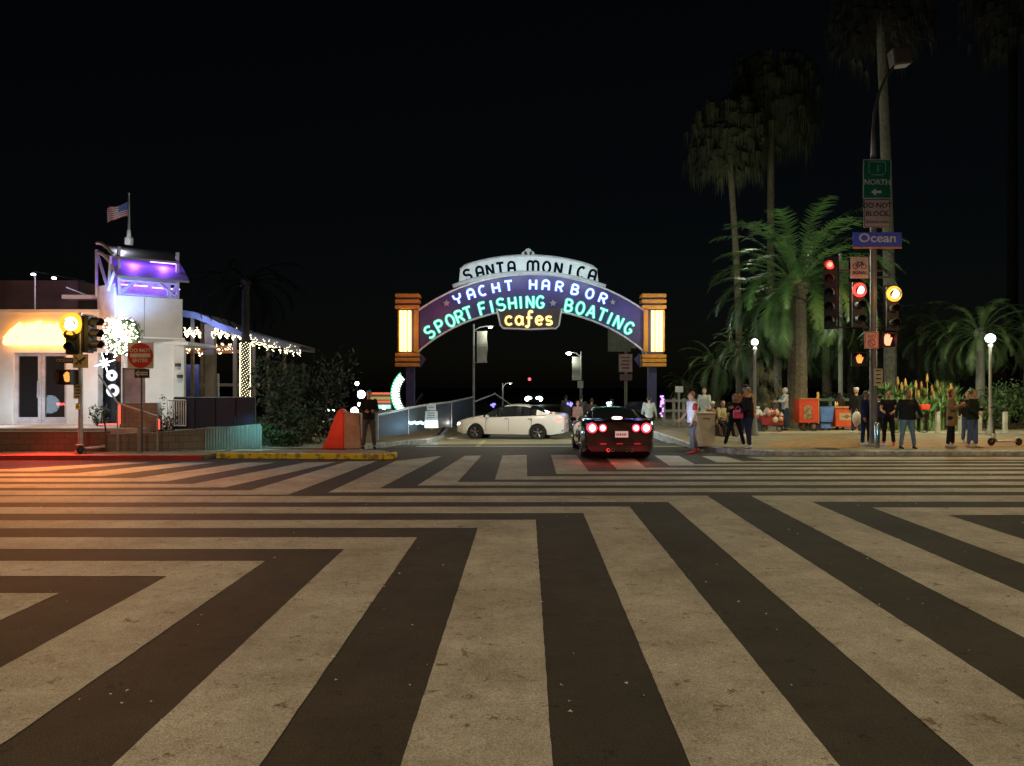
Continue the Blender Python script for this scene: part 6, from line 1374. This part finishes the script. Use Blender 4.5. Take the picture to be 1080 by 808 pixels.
# left railing with blue screen, from the island to the far left of the ramp
RLM = mat('screen_blue_grey', (.018, .035, .042), .6, col2=(.012, .02, .03), scale=1.5)
rl = thing('ramp_railing', 'long dark screened railing with a pale top rail along the left edge of the ramp', 'railing', (gx(398, 25), 25, 0)); oo = Vector(rl.location)
path = [(398, 25, 438.5, 463), (430, 27.2, 431, 457), (455, 30.2, 427, 452.5), (476, 34, 424.5, 450), (499, 40, 419.5, 450)]
q = MB()
for a_, b_2 in zip(path, path[1:]):
    A1 = P(a_[0], a_[2], a_[1]) - oo; A0_ = P(a_[0], a_[3], a_[1]) - oo; B1 = P(b_2[0], b_2[2], b_2[1]) - oo; B0 = P(b_2[0], b_2[3], b_2[1]) - oo; t_ = V3(-.02, .03, 0)
    q.add([A0_, B0, B1, A1, A0_ + t_, B0 + t_, B1 + t_, A1 + t_], [(0,1,2,3),(7,6,5,4),(3,2,6,7)])
q.build('screen', RLM, rl)
q = MB(); q.tube([P(a_[0], a_[2] - .5, a_[1]) - oo for a_ in path], .045, 6); q.build('top_rail', STEEL, rl)
for a_ in path: q = MB(); q.tube([P(a_[0], a_[3] + 1, a_[1]) - oo, P(a_[0], a_[2] - .5, a_[1]) - oo], .04, 6); q.build('post', STEEL, rl)
q = MB(); q.tube([(0, 0, 0), (1.0, 1.4, .38), (2.2, 4, -.55)], .04, 6)
pr2 = tag(q.build('slanted_railing', STEEL), 'grey rail that slopes down behind the bonnet of the white car', 'railing'); pr2.location = P(500, 424, 38)
lamp('blue_rail_light', P(441, 449, 26.9), 14, (.3, .6, 1), 'POINT', .08)
e = MB(); 
for i in range(9): e.ball((i * .07 - .3, 0, .02 * sin(i * 2.1)), (.045, .03, .05), 8, 6)
e = tag(e.build('blue_rail_lamp', glow('icy_blue', (.55, .8, 1), 5)), 'icy blue lamp strip at the foot of the ramp railing', 'lamp'); e.location = P(438, 446, 27.3)
ws_ = thing('notice_stand', 'white A-frame notice stand beside the ramp railing, its foot brightly lit', 'sign', P(455, 451.5, 28.5)); dd = 28.5
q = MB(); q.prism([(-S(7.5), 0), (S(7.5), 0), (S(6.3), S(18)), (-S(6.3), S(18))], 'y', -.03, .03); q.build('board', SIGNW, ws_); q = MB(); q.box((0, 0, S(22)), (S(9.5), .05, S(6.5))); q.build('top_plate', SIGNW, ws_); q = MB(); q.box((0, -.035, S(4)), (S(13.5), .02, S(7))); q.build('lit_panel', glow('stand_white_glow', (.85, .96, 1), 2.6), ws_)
for k in range(3): q = MB(); q.box((0, -.035, S(11 + k * 2.4)), (S(9 - k), .01, S(.8))); q.build('text_line', mat('ink_grey', (.2, .2, .2), .7), ws_)
q = MB(); q.box((0, -.03, S(22)), (S(6), .01, S(1))); q.build('text_line', MATS['ink_grey'], ws_)
lamp('stand_light', P(458, 447, 27.8), 12, (.6, .9, 1), 'POINT', .05)
# scooters
def scooter(label, loc, rz, lit=False):
    t = thing('electric_scooter', label, 'scooter', loc, rz, 'rental scooters left on the pavements'); SW_ = mat('scooter_white', (.62, .62, .60), .45)
    for x, r_ in ((-.42, .12), (.48, .11)):
        q = MB(); q.lathe([(r_*.6, -.025), (r_*.9, -.025), (r_, 0), (r_*.9, .025), (r_*.6, .025), (r_*.6, -.025)], (x, 0, r_), 20, Matrix.Rotation(R(90), 3, 'X')); wq = q.build('wheel', TYRE, t, smooth=True); q = MB(); q.lathe([(0, -.02), (r_*.6, -.015), (r_*.6, .015), (0, .02)], (x, 0, r_), 14, Matrix.Rotation(R(90), 3, 'X')); q.build('hub', DKG, wq)
    q = MB(); q.box((.05, 0, .13), (.62, .15, .05)); q.build('deck', SW_, t, bevel=.015)
    q = MB(); q.tube([(-.26, 0, .15), (-.33, 0, .26), (-.36, 0, .36)], .035, 8); q.tube([(-.33, 0, .30), (-.42, 0, .12)], .025, 6); q.build('neck', SW_, t, smooth=True)
    q = MB(); q.tube([(-.35, 0, .34), (-.24, 0, 1.12)], .022, 8); q.build('stem', BLK, t)
    q = MB(); q.tube([(-.24, -.22, 1.12), (-.235, 0, 1.15), (-.24, .22, 1.12)], .016, 6); q.build('handlebar', BLK, t)
    for sd in (1, -1): q = MB(); q.tube([(-.24, sd * .16, 1.125), (-.24, sd * .24, 1.12)], .022, 6); q.build('grip', DKG, t)
    q = MB(); q.box((.5, 0, .24), (.2, .08, .02)); q.build('mudguard', SW_, t)
    return t
scooter('rental scooter with a white deck parked beside the person in dark green', at(1059, 470), R(8))
sct = scooter('rental scooter leaning by the left signal post in front of the stone wall', at(101, 477), R(250))
q = MB(); q.box((-.245, -.03, 1.0), (.05, .05, .16)); q.build('green_panel', mat('scooter_green', (.10, .5, .15), .5), sct)
q = MB(); q.tube([(0, 0, 0), (0, 0, .95)], .02, 6); q.ball((0, 0, .08), (.07, .07, .08)); q = tag(q.build('utility_marker', mat('marker_pale', (.4, .42, .3), .6)), 'small pale marker post at the foot of the grey ramp wall', 'marker post'); q.location = (gx(245.5, 21.1), 21.1, .06); q.scale = (1, 1, .5)
q = MB(); q.box((0, 0, .36), (.08, .06, .72)); q = tag(q.build('wooden_post', mat('post_grey', (.28, .24, .24), .7)), 'short grey post in front of the stone wall, right of the left scooter', 'post'); q.location = (gx(147, 20.55), 20.55, SW)
# bicycle behind the heavy-set person
bc = thing('bicycle', 'dark bicycle with a red basket half hidden behind the heavy-set person in black', 'bicycle', at(959, 456.5), R(0)); 
def ring(mb, c, r, t_, n=26): mb.tube([Vector(c) + V3(r*cos(2*pi*k/n), 0, r*sin(2*pi*k/n)) for k in range(n+1)], t_, 6, False)
for x in (-.52, .52):
    q = MB(); ring(q, (x, 0, .34), .33, .019); wq = q.build('wheel', TYRE, bc); q = MB()
    for k in range(14): q.tube([(x, 0, .34), (x + .32*cos(k*pi/7), 0, .34 + .32*sin(k*pi/7))], .002, 3)
    q.build('spokes', STEEL, wq)
q = MB(); 
for a_, b_2 in (((-.52, .34), (-.22, .80)), ((-.22, .80), (.36, .80)), ((-.05, .30), (-.24, .86)), ((-.05, .30), (.36, .78)), ((-.05, .30), (-.52, .34)), ((.34, .92), (.52, .34))): q.tube([(a_[0], 0, a_[1]), (b_2[0], 0, b_2[1])], .016, 6)
q.build('frame', mat('bike_green', (.03, .08, .05), .4), bc); q = MB(); q.ball((-.25, 0, .90), (.13, .07, .035)); q.build('saddle', BLK, bc, smooth=True)
q = MB(); q.tube([(.26, -.26, 1.0), (.34, -.1, .97), (.34, .1, .97), (.26, .26, 1.0)], .014, 6); q.build('handlebar', BLK, bc)
q = MB(); q.prism([(.38, .86), (.66, .86), (.74, 1.06), (.34, 1.06)], 'y', -.16, .16); q.build('basket', mat('basket_red', (.8, .07, .03), .5), bc, bevel=.02)
# street lamps with banners on the ramp
BANM = mat('banner_cloth', (.34, .36, .28), .8, col2=(.24, .26, .2), scale=3)
def lamp_post(label, px, pytop, d, sd, lx, ly, banner, pw, z0, m, r_=.08, col_=(1, .97, .9)):
    t = thing('street_lamp', label, 'street lamp', (gx(px, d), d, z0), 0, 'lamp posts down the ramp'); o_ = Vector(t.location)
    q = MB(); q.lathe([(.10, 0), (.08, .3), (.055, gz(pytop, d) - z0)], n=10); q.build('pole', m, t, smooth=True)
    hx, hz = gx(lx, d) - o_.x, gz(ly, d) - z0; zt_ = gz(pytop, d) - z0
    q = MB(); q.tube([(0, 0, zt_ - .35), (hx * .4, 0, hz + .0), (hx * .85, 0, hz + .06)], .035, 6); q.build('arm', m, t)
    q = MB(); q.ball((hx, 0, hz + .05), (.24, .1, .06), 10, 6); hd_ = q.build('lamp_head', m, t, smooth=True); q = MB(); q.ball((hx, 0, hz - .01), (r_ * 1.3, r_, r_ * .8), 10, 6); q.build('bulb', glow('street_bulb', (1, .98, .92), 22), hd_, smooth=True)
    if banner:
        x0, y0, x1, y1 = banner; w_ = gx(x1, d) - gx(x0, d); q = MB(); n = 10; vs = []
        for j in range(n + 1): 
            for i in (0, 1): vs.append((gx(x0, d) - o_.x + w_ * i * (1 - .06 * sin(j * .9)), .03 * sin(j), gz(y0 + (y1 - y0) * j / n, d) - z0))
        q.add(vs, [(2*j, 2*j+1, 2*j+3, 2*j+2) for j in range(n)]); q.build('banner', BANM, t, fix=False)
        q = MB(); 
        for yy in (y0, y1): q.tube([(0, .0, gz(yy, d) - z0), (gx(x1 if sd > 0 else x0, d) - o_.x, 0, gz(yy, d) - z0)], .015, 5)
        q.build('banner_arm', m, t)
    lamp('street_bulb_light', (o_.x + hx, d - .3, z0 + hz - .25), pw, col_, 'POINT', .1); return t
PM = mat('lamp_post_grey', (.30, .32, .29), .6)
lamp_post('lamp post with a pale banner seen through the left half of the arch', 499.5, 342, 42, 1, 517, 345, (503, 349.5, 514, 382.5), 45, ramp_z(42), PM)
lamp_post('lamp post with a bluish banner and a bright lamp, right half of the arch', 613, 371, 50, -1, 600, 372.5, (603.5, 376.5, 613, 401), 60, ramp_z(50), PM, .14)
lamp_post('small far lamp post without banner above the white car roof', 530, 404, 58, 1, 538, 404.5, None, 20, ramp_z(58), PM, .04)
# sign pole at the right of the ramp
sg = thing('parking_sign_pole', 'pale pole with a big board and pinkish notices under the right end of the arch', 'road sign', (gx(660, 44), 44, ramp_z(44))); os_ = Vector(sg.location)
def LS_(px, py, dy=0): v = P(px, py, 44) - os_; v.y += dy; return v
q = MB(); 
for dx in (-.05, .05): q.cyl((dx, 0, 0), (dx, 0, LS_(660, 347).z), .04, n=6)
q.build('post', mat('post_tan', (.40, .36, .28), .7), sg)
pl_ = plate(sg, LS_(653, 358, -.07), 1.3, 1.4, mat('board_grey', (.25, .25, .20), .7, col2=(.16, .16, .13), scale=3)); pl_ = plate(sg, LS_(659.5, 383, -.09), .78, 1.3 * .8, mat('sign_pale_pink', (.60, .42, .38), .6), border=mat('sign_ink_red', (.3, .05, .05))); c = LS_(659.5, 383, -.1)
for k, s__ in enumerate(('PARK', 'HERE', 'EVENT')): lettering(pl_, s__, .15, c + V3(0, -.003, .2 - k * .2), MATS['sign_ink_red']) if False else None
for k in range(4): q = MB(); q.box(c + V3(0, -.002, .32 - k * .2), (.52 - .08 * (k % 2), .004, .08)); q.build('text_line', MATS['sign_ink_red'], pl_)
plate(sg, LS_(660, 398, -.09), .7, .36, mat('sign_dull_pink', (.30, .16, .16), .6))
plate(sg, LS_(666, 362, -.06), .5, .6, MATS['board_grey'])
ss = thing('small_road_sign', 'small white sign on a thin post under the bluish banner', 'road sign', (gx(612, 46), 46, ramp_z(46))); q = MB(); q.cyl((0, 0, 0), (0, 0, gz(402, 46) - ramp_z(46)), .04, n=6); q.build('post', PM, ss); plate(ss, (0, -.06, gz(405.5, 46) - ramp_z(46)), .34, .42, SIGNW)
# coloured toy lights carried by vendors on the ramp
for i, (px, py, d, m0, lab) in enumerate(((601, 426, 34, 'violet_blue', 'cluster of blue-violet toy lights between the two cars'), (698, 422, 31.5, 'purple_glow', 'string of purple and blue toy lights beside the right pylon'), (642, 427, 33, 'icy_blue', 'pale blue toy lights above the dark car roof'), (520, 428, 37, 'violet_blue', 'violet toy light behind the bonnet end of the white car roof'))):
    col_ = {'violet_blue': (.25, .2, 1), 'purple_glow': (.6, .3, 1), 'icy_blue': (.55, .8, 1)}[m0]; q = MB()
    for k in range(10): q.ball((random.uniform(-.10, .10), random.uniform(-.05, .05), random.uniform(-.2, .2) if i == 1 else random.uniform(-.1, .1)), .045 if i != 1 else .04, 6, 5)
    if i == 1: 
        for k in range(9): q.ball((random.uniform(-.07, .07), 0, -.65 + k * .1), .045, 6, 5)
    o_ = tag(q.build('toy_lights', glow(m0, col_, 2)), lab, 'toy lights', 'glowing toys sold on the ramp'); o_.location = P(px, py, d); lamp('toy_glow', P(px, py, d - .3), 5, col_, 'POINT', .1)
# ================================================================ FAR AMUSEMENT PIER
DF_ = 95
wheel_ = thing('fairground_wheel', 'part of a green-white lit fairground wheel showing left of the left pylon', 'fairground ride', (gx(446, DF_), DF_, gz(415, DF_))); R0 = 33 * DF_ / F
for k in range(15):
    a = R(140 + k * 6.2); q = MB(); ca, sa = cos(a), sin(a); p0 = V3(R0 * ca, 0, R0 * .92 * sa); p1 = V3(R0 * .74 * ca, 0, R0 * .70 * sa - .2); q.tube([p0, p1], [.16, .06], 5); q.build('light_spoke', glow('white_green_led', (.75, 1, .9), 4.5), wheel_)
q = MB(); q.tube([(R0 * cos(R(135 + k * 4)), 0, R0 * .92 * sin(R(135 + k * 4))) for k in range(30)], .13, 6); q.build('rim_light', glow('green_led', (.04, .9, .35), .9), wheel_)
q = MB(); q.tube([(R0 * .72 * cos(R(135 + k * 4)), 0, R0 * .70 * sin(R(135 + k * 4))) for k in range(30)], .12, 6); q.tube([(-3, .3, -4.5), (0, .3, 0)], .25, 6); q.build('frame', DKG, wheel_)
ab = thing('amusement_building', 'low amusement hall with a glowing orange-red fascia behind the man in black', 'building', (gx(400, DF_), DF_ + 3, gz(444, DF_))); ob = Vector(ab.location)
def LB(px, py, dy=0): v = P(px, py, DF_ + 3) - ob; v.y += dy; return v
q = MB(); a_, c_ = LB(388, 444), LB(413, 414); q.box(((a_.x + c_.x) / 2, 1.5, (a_.z + c_.z) / 2), (c_.x - a_.x, 3, c_.z - a_.z)); q.build('wall', mat('hall_wall', (.2, .2, .18), .8), ab)
for y0, y1, m0 in ((414, 416, glow('orange_red_sign', (1, .16, .05), .8)), (418.5, 421.5, glow('dull_yellow_sign', (.6, .42, .12), .5)), (422.5, 425, glow('orange_red_dim', (1, .2, .06), .6)), (427, 431, glow('teal_window', (.5, 1, .95), 1.0))):
    a_, c_ = LB(388, y1), LB(412, y0); q = MB(); q.box(((a_.x + c_.x) / 2, -.1, (a_.z + c_.z) / 2), (c_.x - a_.x, .1, c_.z - a_.z)); q.build('lit_fascia', m0, ab)
GB = glow('pier_white_bulb', (.88, 1, .94), 14)
for i, (px, py, r_, lab) in enumerate(((376.5, 404.5, .3, 'small high pier lamp above the red barrier'), (381, 416, .62, 'largest bright pier lamp just left of the man in black'), (374, 433.5, .6, 'bright pier lamp low behind the barrier and the man'), (345.5, 433.5, .36, 'pier lamp just left of the top of the red barrier'), (351.5, 433, .2, 'faint lamp touching the top of the red barrier'), (379, 426.5, .3, 'medium pier lamp between the two bright ones'), (405, 430, .3, 'pier lamp below the orange fascia'), (347, 424, .12, 'tiny pier lamp above the left one'))):
    q = MB(); q.ball((0, 0, 0), r_ * .75, 10, 8); t = q.build('pier_lamp', GB, smooth=True); q = MB(); q.cyl((0, .1, -r_), (0, .1, -r_ - 3.0), .06, n=6); q.build('pole', DKG, t); t.location = P(px, py, 88 + i); tag(t, lab, 'lamp', 'lamps of the far amusement pier')
q = MB(); q.tube([(0, 0, 0), (0, 0, -1.4)], .1, 6); t = tag(q.build('strip_lamp', glow('yellow_green_strip', (.8, 1, .5), 1.2)), 'thin yellowish strip light low left of the red barrier', 'lamp'); t.location = P(341.5, 443, 60)
q = MB(); q.lathe([(.5, -8), (.3, 0), (.12, 3)], n=8); t = q.build('radio_mast', DKG); q = MB(); q.ball((0, 0, 3.2), .28, 8, 6); q.build('beacon', glow('beacon_red', (1, .08, .12), 3), t); t.location = P(558.5, 400, 140) - Vector((0, 0, 3.2)); tag(t, 'far mast topped by a small red beacon between the two banner lamps', 'mast')
q = MB(); q.vprism([(-60, 62), (20, 62), (20, 220), (-60, 220)], -2.4, -2.2); struct('pier_deck', q, mat('pier_planks', (.10, .08, .06), .8, col2=(.06, .05, .04)))
# brick of the far right: thin traffic line of kerb drain
q = MB(); q.prism([(-.25, 0), (.25, 0), (.25, .5), (-.25, .5)], 'z', 0, .01); o_ = tag(q.build('drain_cover', mat('drain_iron', (.05, .04, .04), .5, .5)), 'dark iron drain cover on the right pavement near the corner group', 'drain cover'); o_.location = (8.9, 21.6, SW + .006)
for o_ in COL.objects:
    if '_j' in o_: del o_['_j']
